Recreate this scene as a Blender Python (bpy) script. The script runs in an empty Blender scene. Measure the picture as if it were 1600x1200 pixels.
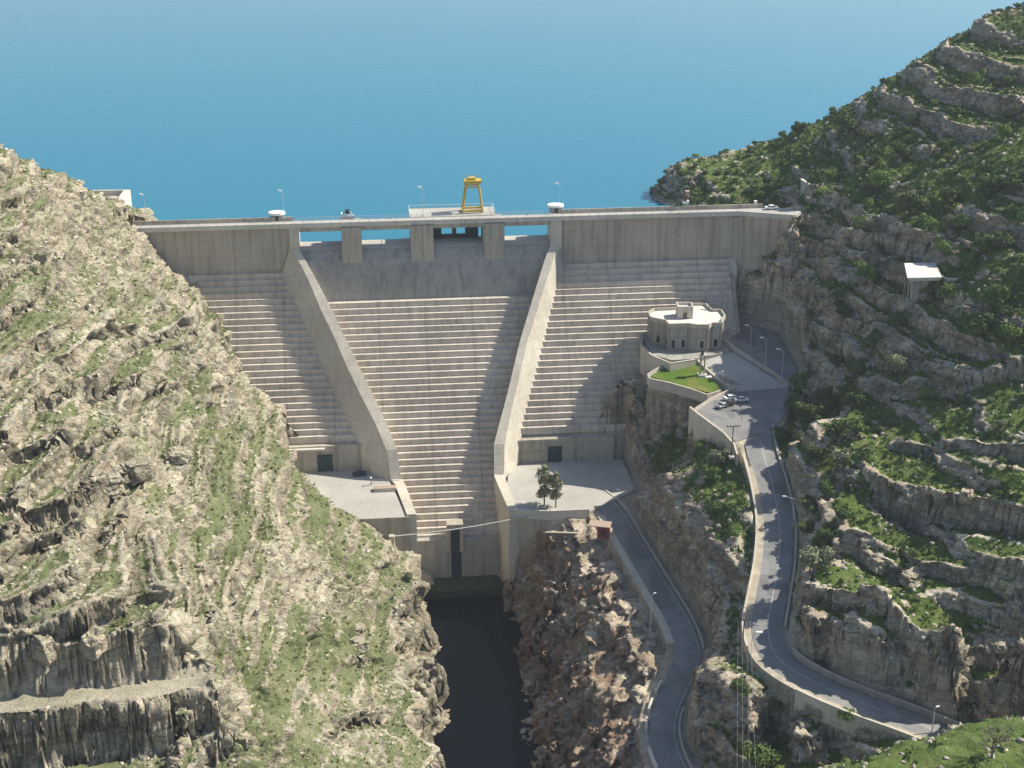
import bpy, bmesh, math, random, time
import numpy as np
from mathutils import Vector, Matrix
T0 = time.time()
R = math.radians
random.seed(7)
rng = np.random.default_rng(11)
scene = bpy.context.scene
col = scene.collection

# ---------------------------------------------------------------- camera, light, exposure
CAM_H, PITCH, FPX = 135.0, R(22.0), 2400.0
cam_d = bpy.data.cameras.new('camera'); cam = bpy.data.objects.new('camera', cam_d); col.objects.link(cam)
cam_d.sensor_width = 36.0; cam_d.lens = 36.0 * FPX / 1600.0
cam_d.clip_start = 1.0; cam_d.clip_end = 60000.0
cam.location = (0, 0, CAM_H); cam.rotation_euler = (R(90) - PITCH, 0, 0)
scene.camera = cam
SUN_AZ, SUN_EL = R(73.0), R(44.0)          # azimuth clockwise from +Y
world = bpy.data.worlds.new("World"); scene.world = world; world.use_nodes = True
wn = world.node_tree.nodes; wl = world.node_tree.links; wn.clear()
sky = wn.new('ShaderNodeTexSky'); sky.sky_type = 'NISHITA'; sky.sun_disc = False
sky.sun_elevation = SUN_EL; sky.sun_rotation = SUN_AZ; sky.air_density = 1.0; sky.dust_density = 1.2; sky.altitude = 500
bg = wn.new('ShaderNodeBackground'); bg.inputs['Strength'].default_value = 0.11
wo = wn.new('ShaderNodeOutputWorld'); wl.new(sky.outputs[0], bg.inputs[0]); wl.new(bg.outputs[0], wo.inputs[0])
sun_d = bpy.data.lights.new('sun', 'SUN'); sun = bpy.data.objects.new('sun', sun_d); col.objects.link(sun)
sun_d.energy = 5.0; sun_d.angle = R(0.5); sun_d.color = (1.0, 0.93, 0.80)
sdir = Vector((math.sin(SUN_AZ) * math.cos(SUN_EL), math.cos(SUN_AZ) * math.cos(SUN_EL), math.sin(SUN_EL)))
sun.rotation_euler = sdir.to_track_quat('Z', 'Y').to_euler(); sun.location = (200, 100, 300)
scene.view_settings.view_transform = 'Standard'; scene.view_settings.look = 'None'
scene.view_settings.exposure = 0.52; scene.view_settings.gamma = 1.0
scene.view_settings.use_curve_mapping = False

# ---------------------------------------------------------------- survey helpers
CP, SP = math.cos(PITCH), math.sin(PITCH)
def ray(px, py):
    a = (px - 800) / FPX; b = (600 - py) / FPX
    return np.array([a, CP + b * SP, -SP + b * CP])
CAMP = np.array([0, 0, CAM_H])
def U(px, py, z=None, Y=None):
    d = ray(px, py); t = (z - CAM_H) / d[2] if z is not None else Y / d[1]
    return CAMP + d * t
A = U(212, 356, z=0); B = U(1170, 329, z=0)
uu = (B - A) / np.linalg.norm(B - A); vv = np.array([uu[1], -uu[0], 0.0])
ALPHA = math.atan2(uu[1], uu[0])
def D(a, b, z): return A + uu * a + vv * b + np.array([0, 0, z])
def onslope(px, py, v0, z0, s):
    d = ray(px, py); ov = (CAMP - A) @ vv; dv = d @ vv
    t = (z0 - s * (ov - v0) - CAM_H) / (d[2] + s * dv); p = CAMP + d * t
    return p
def dam_uv(p): q = np.asarray(p) - A; return float(q @ uu), float(q @ vv)
def face(px, py, off=2.0):
    """a point just in front of the stepped face"""
    p = onslope(px, py, 0, -16, 1.25)
    if dam_uv(p)[1] < 0:
        d = ray(px, py); t = ((A - CAMP) @ vv) / (d @ vv); p = CAMP + d * t
    return p - ray(px, py) * off

# ---------------------------------------------------------------- naming helpers
def tag(o, label=None, cat=None, group=None, kind=None):
    if label: o['label'] = label
    if cat: o['category'] = cat
    if group: o['group'] = group
    if kind: o['kind'] = kind
    return o
def thing(name, label, cat, loc=(0, 0, 0), rz=0.0, group=None):
    o = bpy.data.objects.new(name, None); col.objects.link(o)
    o.location = Vector(loc); o.rotation_euler = (0, 0, rz); o.empty_display_size = 0.5
    return tag(o, label, cat, group)
def copy_tree(o, parent=None):
    c = o.copy(); col.objects.link(c)
    if parent is not None: c.parent = parent
    for ch in list(o.children): copy_tree(ch, c)
    return c
def link_mesh(name, me, m, parent=None):
    o = bpy.data.objects.new(name, me); col.objects.link(o)
    if m is not None and not me.materials: me.materials.append(m)
    if parent is not None: o.parent = parent
    return o

class MB:
    """collects simple shapes, then links them as one mesh"""
    def __init__(s): s.v = []; s.f = []; s.smooth = False
    def add(s, vs, fs):
        n = len(s.v); s.v += [tuple(map(float, p)) for p in vs]; s.f += [tuple(i + n for i in f) for f in fs]; return s
    def box(s, x0, x1, y0, y1, z0, z1):
        return s.add([(x0,y0,z0),(x1,y0,z0),(x1,y1,z0),(x0,y1,z0),(x0,y0,z1),(x1,y0,z1),(x1,y1,z1),(x0,y1,z1)],
                     [(0,3,2,1),(4,5,6,7),(0,1,5,4),(1,2,6,5),(2,3,7,6),(3,0,4,7)])
    def bar(s, p, q, w, h=None, taper=1.0):
        h = h or w; p = Vector(p); q = Vector(q); d = (q - p).normalized()
        a = d.cross(Vector((0,0,1)))
        if a.length < 1e-3: a = Vector((1,0,0))
        a.normalize(); b = d.cross(a).normalized()
        vs = []
        for c, k in ((p, 1.0), (q, taper)):
            for sx, sy in ((-1,-1),(1,-1),(1,1),(-1,1)): vs.append(c + a*sx*w/2*k + b*sy*h/2*k)
        return s.add(vs, [(0,3,2,1),(4,5,6,7),(0,1,5,4),(1,2,6,5),(2,3,7,6),(3,0,4,7)])
    def tube(s, pts, r, n=8, r2=None):
        pts = [Vector(p) for p in pts]; m = len(pts); vs = []; fs = []
        for i, p in enumerate(pts):
            d = (pts[min(i+1, m-1)] - pts[max(i-1, 0)]).normalized()
            a = d.cross(Vector((0,0,1)))
            if a.length < 1e-3: a = Vector((1,0,0))
            a.normalize(); b = d.cross(a).normalized()
            rr = r if r2 is None else r + (r2 - r) * i / max(1, m-1)
            for k in range(n):
                t = 2*math.pi*k/n; vs.append(p + a*math.cos(t)*rr + b*math.sin(t)*rr)
        for i in range(m-1):
            for k in range(n):
                k2 = (k+1) % n; fs.append((i*n+k, i*n+k2, (i+1)*n+k2, (i+1)*n+k))
        fs.append(tuple(range(n))[::-1]); fs.append(tuple((m-1)*n + k for k in range(n)))
        return s.add(vs, fs)
    def prism(s, poly, z0, z1):
        n = len(poly)
        z0s = z0 if hasattr(z0, '__len__') else [z0]*n; z1s = z1 if hasattr(z1, '__len__') else [z1]*n
        vs = [(p[0], p[1], z0s[i]) for i, p in enumerate(poly)] + [(p[0], p[1], z1s[i]) for i, p in enumerate(poly)]
        fs = [tuple(range(n))[::-1], tuple(range(n, 2*n))] + [(i, (i+1) % n, n+(i+1) % n, n+i) for i in range(n)]
        return s.add(vs, fs)
    def extr(s, prof, x0, x1):
        """profile [(y,z)] extruded along x"""
        n = len(prof)
        vs = [(x0, y, z) for y, z in prof] + [(x1, y, z) for y, z in prof]
        fs = [tuple(range(n)), tuple(range(n, 2*n))[::-1]] + [(i, n+i, n+(i+1) % n, (i+1) % n) for i in range(n)]
        return s.add(vs, fs)
    def wall(s, pts, zb, w, side=0.5):
        """upright wall along a polyline of (x,y,ztop); zb bottoms; joined"""
        P = [Vector(p[:2]) for p in pts]; n = len(P); L = []; Rr = []
        for i in range(n):
            d = (P[min(i+1,n-1)] - P[max(i-1,0)]).normalized(); nn = Vector((-d.y, d.x))
            L.append(P[i] + nn*w*side); Rr.append(P[i] - nn*w*(1-side))
        zb = zb if hasattr(zb, '__len__') else [zb]*n
        vs = []
        for i in range(n):
            zt = pts[i][2]
            vs += [(L[i].x, L[i].y, zb[i]), (Rr[i].x, Rr[i].y, zb[i]), (Rr[i].x, Rr[i].y, zt), (L[i].x, L[i].y, zt)]
        fs = [(0,1,2,3), tuple((n-1)*4 + k for k in (3,2,1,0))]
        for i in range(n-1):
            a = i*4; b = a+4
            for k in range(4): fs.append((a+k, b+k, b+(k+1) % 4, a+(k+1) % 4)[::-1])
        return s.add(vs, fs)
    def build(s, name, m, parent=None, smooth=False, bevel=0.0):
        me = bpy.data.meshes.new(name); me.from_pydata(s.v, [], s.f)
        bm = bmesh.new(); bm.from_mesh(me); bmesh.ops.recalc_face_normals(bm, faces=bm.faces)
        if bevel > 0: bmesh.ops.bevel(bm, geom=list(bm.edges), offset=bevel, segments=1, affect='EDGES', clamp_overlap=True)
        bm.to_mesh(me); bm.free()
        if smooth:
            me.polygons.foreach_set('use_smooth', [True]*len(me.polygons))
        return link_mesh(name, me, m, parent)

# ---------------------------------------------------------------- materials
def mat(name, rough=0.85, spec=0.3):
    m = bpy.data.materials.new(name); m.use_nodes = True; nt = m.node_tree
    b = nt.nodes['Principled BSDF']; b.inputs['Roughness'].default_value = rough
    b.inputs['Specular IOR Level'].default_value = spec
    return m, nt, b
def N(nt, t, **kw):
    n = nt.nodes.new(t)
    for k, v in kw.items():
        if k in n.inputs.keys(): n.inputs[k].default_value = v
        else: setattr(n, k, v)
    return n
def ramp(nt, src, stops):
    r = nt.nodes.new('ShaderNodeValToRGB'); el = r.color_ramp.elements
    while len(el) < len(stops): el.new(0.5)
    for e, (p, c) in zip(el, stops):
        e.position = p; e.color = (c[0], c[1], c[2], 1) if hasattr(c, '__len__') else (c, c, c, 1)
    nt.links.new(src, r.inputs[0]); return r
def coords(nt, scale=(1,1,1), kind='Object'):
    tc = nt.nodes.new('ShaderNodeTexCoord'); mp = nt.nodes.new('ShaderNodeMapping')
    mp.inputs['Scale'].default_value = scale; nt.links.new(tc.outputs[kind], mp.inputs[0]); return mp.outputs[0]
def mix(nt, a, b, fac, mode='MIX'):
    m = nt.nodes.new('ShaderNodeMix'); m.data_type = 'RGBA'; m.blend_type = mode
    def put(sock, v):
        if hasattr(v, 'is_linked') or isinstance(v, bpy.types.NodeSocket): nt.links.new(v, sock)
        elif hasattr(v, '__len__'): sock.default_value = (v[0], v[1], v[2], 1)
        else: sock.default_value = v
    put(m.inputs[0], fac); put(m.inputs[6], a); put(m.inputs[7], b); return m.outputs[2]
def bump(nt, b, h, strength, dist):
    bp = N(nt, 'ShaderNodeBump', Strength=strength, Distance=dist); nt.links.new(h, bp.inputs['Height'])
    nt.links.new(bp.outputs[0], b.inputs['Normal']); return bp
def noise(nt, co, scale, detail=5, rough=0.6, dist=0.0):
    n = N(nt, 'ShaderNodeTexNoise', Scale=scale, Detail=detail, Roughness=rough, Distortion=dist)
    nt.links.new(co, n.inputs['Vector']); return n.outputs['Fac']
def plain(name, c, rough=0.6, metal=0.0, var=0.15, scale=3.0):
    m, nt, b = mat(name, rough); b.inputs['Metallic'].default_value = metal
    n = noise(nt, coords(nt), scale, 4)
    r = ramp(nt, n, [(0.3, [x*(1-var) for x in c]), (0.7, [min(1, x*(1+var)) for x in c])])
    nt.links.new(r.outputs[0], b.inputs['Base Color']); return m
def concrete(name, base, stain=0.5, streak=1.0, joints=0.0, rough=0.9, lift=0.0):
    m, nt, b = mat(name, rough, 0.2)
    co = coords(nt)
    big = noise(nt, co, 0.06, 5, 0.65)
    fine = noise(nt, co, 1.1, 6, 0.7)
    st = noise(nt, coords(nt, (0.55, 0.55, 0.035)), 1.0, 5, 0.65)
    c = ramp(nt, big, [(0.3, [x*0.82 for x in base]), (0.55, base), (0.75, [min(1, x*1.13) for x in base])]).outputs[0]
    c = mix(nt, c, ramp(nt, fine, [(0.3, 0.80), (0.7, 1.15)]).outputs[0], 0.6, 'MULTIPLY')
    sr = ramp(nt, st, [(0.36, (0.50,0.49,0.47)), (0.52, (0.96,0.96,0.96)), (0.75, (1.12,1.11,1.08))]).outputs[0]
    c = mix(nt, c, sr, 0.75*streak, 'MULTIPLY')
    if lift > 0:
        w = N(nt, 'ShaderNodeTexWave', wave_type='BANDS', bands_direction='Z', Scale=lift, Distortion=0.6, Detail=2.0)
        nt.links.new(co, w.inputs[0])
        c = mix(nt, c, ramp(nt, w.outputs['Fac'], [(0.0, 0.80), (0.08, 1.0)]).outputs[0], 0.35, 'MULTIPLY')
    if joints > 0:
        w = N(nt, 'ShaderNodeTexWave', wave_type='BANDS', bands_direction='X', Scale=joints)
        nt.links.new(co, w.inputs[0])
        c = mix(nt, c, ramp(nt, w.outputs['Fac'], [(0.0, 0.62), (0.012, 1.0)]).outputs[0], 0.5, 'MULTIPLY')
    nt.links.new(c, b.inputs['Base Color'])
    bump(nt, b, fine, 0.5, 0.08)
    return m
M = {}
M['concrete'] = concrete('dam_concrete', (0.46, 0.415, 0.335), joints=0.021, lift=0.12, streak=0.8)
M['face'] = concrete('step_concrete', (0.60, 0.535, 0.455), joints=0.021, streak=0.6)
M['stained'] = concrete('stained_concrete', (0.37, 0.355, 0.32), streak=0.65)
M['wallc'] = concrete('wall_concrete', (0.58, 0.535, 0.445), streak=0.35, lift=0.10)
M['deck'] = concrete('deck_concrete', (0.60, 0.57, 0.50), streak=0.25)
M['pave'] = concrete('platform_concrete', (0.42, 0.405, 0.365), streak=0.0)
M['kerb'] = concrete('kerb_concrete', (0.52, 0.47, 0.38), streak=0.4)
M['masonry'] = concrete('villa_stone', (0.36, 0.33, 0.28), streak=0.6, lift=0.35)
M['white'] = plain('white_paint', (0.80, 0.79, 0.75), 0.6, var=0.05)
M['roofw'] = plain('roof_white', (0.66, 0.63, 0.56), 0.8, var=0.10, scale=0.4)
M['yellow'] = plain('crane_yellow', (0.55, 0.39, 0.06), 0.5, var=0.15)
M['dark'] = plain('dark_metal', (0.035, 0.04, 0.045), 0.5)
M['grey'] = plain('grey_metal', (0.33, 0.34, 0.35), 0.5, 0.3)
M['pole'] = plain('pole_paint', (0.55, 0.56, 0.56), 0.5, 0.2, 0.05)
M['wood'] = plain('weathered_wood', (0.12, 0.09, 0.065), 0.9)
M['brown'] = plain('brown_paint', (0.16, 0.09, 0.06), 0.7)
M['red'] = plain('rusty_red', (0.24, 0.06, 0.045), 0.8)
M['pink'] = plain('pink_tile', (0.38, 0.29, 0.23), 0.8)
M['brown2'] = plain('weathered_brick', (0.26, 0.17, 0.12), 0.9, var=0.3)
M['glass'] = plain('dark_glass', (0.02, 0.025, 0.03), 0.1, var=0.05)
M['rubber'] = plain('tyre', (0.02, 0.02, 0.02), 0.9)
M['carw'] = plain('car_white', (0.78, 0.78, 0.77), 0.25, var=0.02)
M['card'] = plain('car_dark', (0.05, 0.055, 0.07), 0.25, var=0.02)
M['cars'] = plain('car_silver', (0.42, 0.45, 0.48), 0.25, 0.4, 0.02)
M['teal'] = plain('gate_paint', (0.03, 0.055, 0.055), 0.6, var=0.3, scale=0.6)

def asphalt():
    m, nt, b = mat('asphalt', 0.9, 0.25); co = coords(nt)
    a = noise(nt, co, 0.16, 8, 0.75, 0.8); f = noise(nt, co, 2.2, 5, 0.7)
    c = ramp(nt, a, [(0.3, (0.15,0.153,0.155)), (0.5, (0.21,0.21,0.205)), (0.72, (0.28,0.27,0.25))]).outputs[0]
    c = mix(nt, c, ramp(nt, f, [(0.3, 0.8), (0.7, 1.2)]).outputs[0], 0.6, 'MULTIPLY')
    vc = N(nt, 'ShaderNodeTexVoronoi', Scale=0.11, feature='F1', distance='CHEBYCHEV'); nt.links.new(coords(nt, (1, 0.45, 1)), vc.inputs['Vector'])
    sp = nt.nodes.new('ShaderNodeSeparateColor'); nt.links.new(vc.outputs['Color'], sp.inputs[0])
    c = mix(nt, c, ramp(nt, sp.outputs[0], [(0.0, 0.72), (0.22, 0.74), (0.24, 1.0), (0.86, 1.0), (0.88, 1.16)]).outputs[0], 0.8, 'MULTIPLY')
    nt.links.new(c, b.inputs['Base Color']); bump(nt, b, f, 0.3, 0.03); return m
M['asphalt'] = asphalt()

def rock_material(name, lo, mid, hi, red=0.0, g1=(0.055,0.085,0.02), g2=(0.10,0.125,0.04), g3=(0.16,0.15,0.07), dip=3.0):
    m, nt, b = mat(name, 0.95, 0.15); L = nt.links
    co = coords(nt); cs = coords(nt, (1, 1, 2.6))
    n1 = noise(nt, cs, 0.10, 8, 0.68, 0.4); n2 = noise(nt, cs, 0.9, 8, 0.72); n3 = noise(nt, co, 0.035, 4, 0.6)
    vo = N(nt, 'ShaderNodeTexVoronoi', Scale=0.75, feature='F1'); L.new(cs, vo.inputs['Vector'])
    rock = ramp(nt, n1, [(0.30, lo), (0.48, mid), (0.68, hi)]).outputs[0]
    rock = mix(nt, rock, ramp(nt, n2, [(0.30, 0.45), (0.5, 0.95), (0.72, 1.45)]).outputs[0], 0.85, 'MULTIPLY')
    rock = mix(nt, rock, vo.outputs['Color'], 0.10, 'SOFT_LIGHT')
    tcb = nt.nodes.new('ShaderNodeTexCoord'); mpb = nt.nodes.new('ShaderNodeMapping'); mpb.vector_type = 'POINT'
    mpb.inputs['Rotation'].default_value = (0, R(dip), 0); mpb.inputs['Scale'].default_value = (0.03, 0.03, 0.75)
    L.new(tcb.outputs['Object'], mpb.inputs[0]); bn = noise(nt, mpb.outputs[0], 1.0, 6, 0.65, 0.5)
    rock = mix(nt, rock, ramp(nt, bn, [(0.34, 0.52), (0.47, 1.0), (0.62, 1.28)]).outputs[0], 0.85, 'MULTIPLY')
    # water streaks on steep faces
    geo = nt.nodes.new('ShaderNodeNewGeometry'); sx = nt.nodes.new('ShaderNodeSeparateXYZ'); L.new(geo.outputs['Normal'], sx.inputs[0])
    st = noise(nt, coords(nt, (0.7, 0.7, 0.06)), 1.0, 5, 0.65)
    steep = ramp(nt, sx.outputs['Z'], [(0.35, 1.0), (0.65, 0.0)]).outputs[0]
    streaked = mix(nt, rock, ramp(nt, st, [(0.38, (0.38,0.38,0.39)), (0.55, (1,1,1)), (0.75,(1.25,1.22,1.15))]).outputs[0], 0.42, 'MULTIPLY')
    wv = N(nt, 'ShaderNodeTexNoise', Scale=0.5, Detail=3.0); L.new(co, wv.inputs['Vector'])
    wc = mix(nt, cs, wv.outputs['Color'], 0.12, 'ADD')
    vc = N(nt, 'ShaderNodeTexVoronoi', Scale=0.33, feature='DISTANCE_TO_EDGE'); L.new(wc, vc.inputs['Vector'])
    crack = ramp(nt, vc.outputs['Distance'], [(0.0, 0.55), (0.05, 1.0)]).outputs[0]
    rock = mix(nt, rock, streaked, steep)
    steep2 = ramp(nt, sx.outputs['Z'], [(0.55, 1.0), (0.88, 0.15)]).outputs[0]
    rock = mix(nt, rock, mix(nt, rock, crack, 1.0, 'MULTIPLY'), steep2)
    if red > 0:
        at = N(nt, 'ShaderNodeAttribute', attribute_name='red')
        rr = ramp(nt, noise(nt, coords(nt, (1,1,0.5)), 0.16, 6, 0.7), [(0.40, 0.0), (0.62, 1.0)]).outputs[0]
        f = nt.nodes.new('ShaderNodeMath'); f.operation = 'MULTIPLY'; L.new(at.outputs['Fac'], f.inputs[0]); L.new(rr, f.inputs[1])
        rock = mix(nt, rock, mix(nt, (0.30,0.155,0.09), (0.20,0.14,0.10), n2), f.outputs[0])
    gn = noise(nt, co, 0.45, 7, 0.75); gv = noise(nt, co, 2.5, 4, 0.7)
    grass = ramp(nt, noise(nt, co, 0.16, 6, 0.7), [(0.30, g1), (0.5, g2), (0.70, g3)]).outputs[0]
    grass = mix(nt, grass, ramp(nt, gv, [(0.3, 0.55), (0.7, 1.4)]).outputs[0], 0.8, 'MULTIPLY')
    at = N(nt, 'ShaderNodeAttribute', attribute_name='grass')
    ad = nt.nodes.new('ShaderNodeMath'); ad.operation = 'ADD'; L.new(at.outputs['Fac'], ad.inputs[0])
    ms = nt.nodes.new('ShaderNodeMath'); ms.operation = 'MULTIPLY_ADD'; L.new(gn, ms.inputs[0]); ms.inputs[1].default_value = 2.4; ms.inputs[2].default_value = -1.2
    L.new(ms.outputs[0], ad.inputs[1])
    gf = ramp(nt, ad.outputs[0], [(0.42, 0.0), (0.58, 1.0)]).outputs[0]
    c = mix(nt, rock, grass, gf)
    dirt = N(nt, 'ShaderNodeAttribute', attribute_name='dirt')
    c = mix(nt, c, mix(nt, (0.34,0.30,0.23), (0.46,0.42,0.34), n2), dirt.outputs['Fac'])
    L.new(c, b.inputs['Base Color'])
    hh = nt.nodes.new('ShaderNodeMath'); hh.operation = 'ADD'; L.new(n2, hh.inputs[0]); L.new(mix(nt, gv, crack, 0.5), hh.inputs[1])
    bump(nt, b, hh.outputs[0], 0.9, 0.55); return m
M['rock_left'] = rock_material('sunny_limestone', (0.23,0.20,0.14), (0.38,0.34,0.25), (0.50,0.455,0.35), g1=(0.10,0.125,0.045), g2=(0.17,0.19,0.09), g3=(0.28,0.27,0.16), dip=9.6)
M['rock_right'] = rock_material('grey_limestone', (0.21,0.175,0.125), (0.43,0.37,0.275), (0.64,0.56,0.44), red=1.0, g1=(0.05,0.085,0.018), g2=(0.10,0.15,0.033), g3=(0.17,0.19,0.07))

def foliage(name, c1, c2, c3):
    m, nt, b = mat(name, 0.8, 0.2); oi = nt.nodes.new('ShaderNodeObjectInfo')
    n = noise(nt, coords(nt), 1.2, 4, 0.7)
    c = ramp(nt, n, [(0.3, c1), (0.5, c2), (0.72, c3)]).outputs[0]
    h = N(nt, 'ShaderNodeHueSaturation'); 
    mr = nt.nodes.new('ShaderNodeMapRange'); nt.links.new(oi.outputs['Random'], mr.inputs[0]); mr.inputs[3].default_value = 0.75; mr.inputs[4].default_value = 1.3
    nt.links.new(mr.outputs[0], h.inputs['Value']); nt.links.new(c, h.inputs['Color'])
    nt.links.new(h.outputs[0], b.inputs['Base Color']); return m
M['leaf'] = foliage('oak_leaves', (0.05,0.08,0.026), (0.095,0.14,0.045), (0.16,0.21,0.08))
M['leaf2'] = foliage('bright_leaves', (0.07,0.12,0.028), (0.13,0.20,0.05), (0.21,0.28,0.085))
M['olive'] = foliage('olive_leaves', (0.10,0.12,0.065), (0.17,0.19,0.11), (0.26,0.27,0.17))
M['pale'] = foliage('pale_olive_leaves', (0.15,0.16,0.09), (0.23,0.24,0.14), (0.33,0.33,0.21))
M['bark'] = plain('bark', (0.11, 0.085, 0.065), 0.95)
M['twig'] = plain('bare_twigs', (0.20, 0.165, 0.13), 0.95)
M['stone'] = plain('loose_stone', (0.46, 0.41, 0.33), 0.95, var=0.3, scale=0.8)
M['stoned'] = plain('grey_stone', (0.34, 0.31, 0.26), 0.95, var=0.35, scale=0.8)

def lawn():
    m, nt, b = mat('lawn', 0.9, 0.1); co = coords(nt)
    c = ramp(nt, noise(nt, co, 0.14, 5, 0.6), [(0.35, (0.075,0.14,0.02)), (0.52, (0.11,0.16,0.03)), (0.66, (0.22,0.19,0.07))]).outputs[0]
    c = mix(nt, c, ramp(nt, noise(nt, co, 3, 4), [(0.3, 0.7), (0.7, 1.3)]).outputs[0], 0.7, 'MULTIPLY')
    nt.links.new(c, b.inputs['Base Color']); return m
M['lawn'] = lawn()
def water(name, base, rough, wav, sc):
    m, nt, b = mat(name, rough, 0.5); b.inputs['IOR'].default_value = 1.33
    co = coords(nt, (1, 1, 1))
    n3 = noise(nt, coords(nt, (0.004, 0.012, 1)), 1.0, 4, 0.6)
    c = mix(nt, base, [x*1.12 for x in base], n3)
    nt.links.new(c, b.inputs['Base Color'])
    n = noise(nt, co, sc, 5, 0.6)
    bump(nt, b, n, wav, 0.4); return m
M['lake'] = water('lake_water', (0.016, 0.160, 0.232), 0.10, 0.22, 0.30)
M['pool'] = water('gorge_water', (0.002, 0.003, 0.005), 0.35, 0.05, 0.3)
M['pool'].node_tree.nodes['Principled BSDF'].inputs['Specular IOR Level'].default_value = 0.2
M['moss'] = plain('mossy_concrete', (0.045, 0.055, 0.028), 0.9, var=0.4, scale=0.5)

# ---------------------------------------------------------------- vector noise
def _h(ix, iy, iz, seed):
    n = (ix.astype(np.int64)*374761393 + iy.astype(np.int64)*668265263 + iz.astype(np.int64)*2147483647 + seed*1274126177) & 0xffffffff
    n = ((n ^ (n >> 13)) * 1274126177) & 0xffffffff
    n = ((n ^ (n >> 16)) * 2246822519) & 0xffffffff
    return ((n ^ (n >> 15)) & 0xffffff) / float(0xffffff)
def vnoise(x, y, z, seed=0):
    ix = np.floor(x).astype(np.int64); iy = np.floor(y).astype(np.int64); iz = np.floor(z).astype(np.int64)
    fx = x-ix; fy = y-iy; fz = z-iz
    fx = fx*fx*(3-2*fx); fy = fy*fy*(3-2*fy); fz = fz*fz*(3-2*fz)
    r = 0
    for dx in (0, 1):
        for dy in (0, 1):
            for dz in (0, 1):
                r = r + _h(ix+dx, iy+dy, iz+dz, seed) * (fx if dx else 1-fx)*(fy if dy else 1-fy)*(fz if dz else 1-fz)
    return r*2-1
def fbm(x, y, z, oct=4, seed=0, gain=0.5):
    r = 0; a = 1.0; s = 0
    for k in range(oct):
        r = r + a*vnoise(x*2**k+k*17.3, y*2**k+k*5.1, z*2**k+k*9.7, seed+k); s += a; a *= gain
    return r/s
def cells(x, y, z, seed=0):
    """F1, F2 and cell id of a jittered 3D lattice"""
    ix = np.floor(x).astype(np.int64); iy = np.floor(y).astype(np.int64); iz = np.floor(z).astype(np.int64)
    flat2 = np.isscalar(z) or (z.size and not z.any())
    f1 = np.full(x.shape, 9.0); f2 = np.full(x.shape, 9.0); idv = np.zeros(x.shape)
    for dx in (-1, 0, 1):
        for dy in (-1, 0, 1):
            for dz in ((0,) if flat2 else (-1, 0, 1)):
                cx = ix+dx; cy = iy+dy; cz = iz+dz
                px = cx+_h(cx, cy, cz, seed+1); py = cy+_h(cx, cy, cz, seed+2); pz = cz+_h(cx, cy, cz, seed+3)
                d = (px-x)**2+(py-y)**2+(pz-z)**2
                hid = _h(cx, cy, cz, seed+4); c = d < f1
                f2 = np.where(c, f1, np.minimum(f2, d)); idv = np.where(c, hid, idv); f1 = np.where(c, d, f1)
    return np.sqrt(f1), np.sqrt(f2), idv
def sstep(a, b, x): t = np.clip((x-a)/(b-a), 0, 1); return t*t*(3-2*t)

# ---------------------------------------------------------------- terrain
def rbf(ctrl):
    P = np.array(ctrl, float); n = len(P); s = 100.0
    X = P[:, :2]/s; K = np.sqrt(((X[:, None]-X[None])**2).sum(-1)+1e-4) + np.eye(n)*(-0.0015)
    Am = np.zeros((n+3, n+3)); Am[:n, :n] = K; Am[:n, n] = 1; Am[n, :n] = 1; Am[:n, n+1:] = X; Am[n+1:, :n] = X.T
    w = np.linalg.solve(Am, np.concatenate([P[:, 2], [0, 0, 0]]))
    def ev(x, y):
        sh = x.shape; x = x.ravel()/s; y = y.ravel()/s; r = w[n]+w[n+1]*x+w[n+2]*y
        for i in range(n): r = r + w[i]*np.sqrt((x-X[i, 0])**2+(y-X[i, 1])**2+1e-4)
        return r.reshape(sh)
    return ev
def pts(lst):
    out = []
    for e in lst:
        if e[0] == 'w': out.append(e[1:4])
        elif e[0] == 'f': out.append(tuple(face(e[1], e[2], e[3] if len(e) > 3 else 2.0)))
        elif e[2] < 100: out.append(tuple(U(e[0], e[1], z=e[2])))
        else: out.append(tuple(U(e[0], e[1], Y=e[2])))
    return out
def dist_poly(x, y, line):
    """distance to polyline, and interpolated z"""
    best = np.full(x.shape, 1e9); zz = np.zeros(x.shape)
    for (a, b) in zip(line[:-1], line[1:]):
        dx, dy = b[0]-a[0], b[1]-a[1]; L2 = dx*dx+dy*dy
        t = np.clip(((x-a[0])*dx+(y-a[1])*dy)/L2, 0, 1)
        d = np.hypot(x-a[0]-t*dx, y-a[1]-t*dy); c = d < best
        best = np.where(c, d, best); zz = np.where(c, a[2]+t*(b[2]-a[2]), zz)
    return best, zz
def inpoly(x, y, poly):
    r = np.zeros(x.shape, bool); n = len(poly)
    for i in range(n):
        x0, y0 = poly[i][:2]; x1, y1 = poly[(i+1) % n][:2]
        c = ((y0 > y) != (y1 > y)) & (x < (x1-x0)*(y-y0)/((y1-y0) if abs(y1-y0) > 1e-9 else 1e-9)+x0)
        r ^= c
    return r
def smooth_line(P, n=8):
    P = [np.array(p, float) for p in P]; out = []
    Q = [2*P[0]-P[1]]+P+[2*P[-1]-P[-2]]
    for i in range(1, len(Q)-2):
        for k in range(n):
            t = k/n; a, b, c, d = Q[i-1], Q[i], Q[i+1], Q[i+2]
            out.append(0.5*((2*b)+(-a+c)*t+(2*a-5*b+4*c-d)*t*t+(-a+3*b-3*c+d)*t**3))
    out.append(P[-1]); return out

ZW = -100.0      # gorge pool
ZL = -9.6        # lake
PLAT_Z = -69.5
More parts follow.
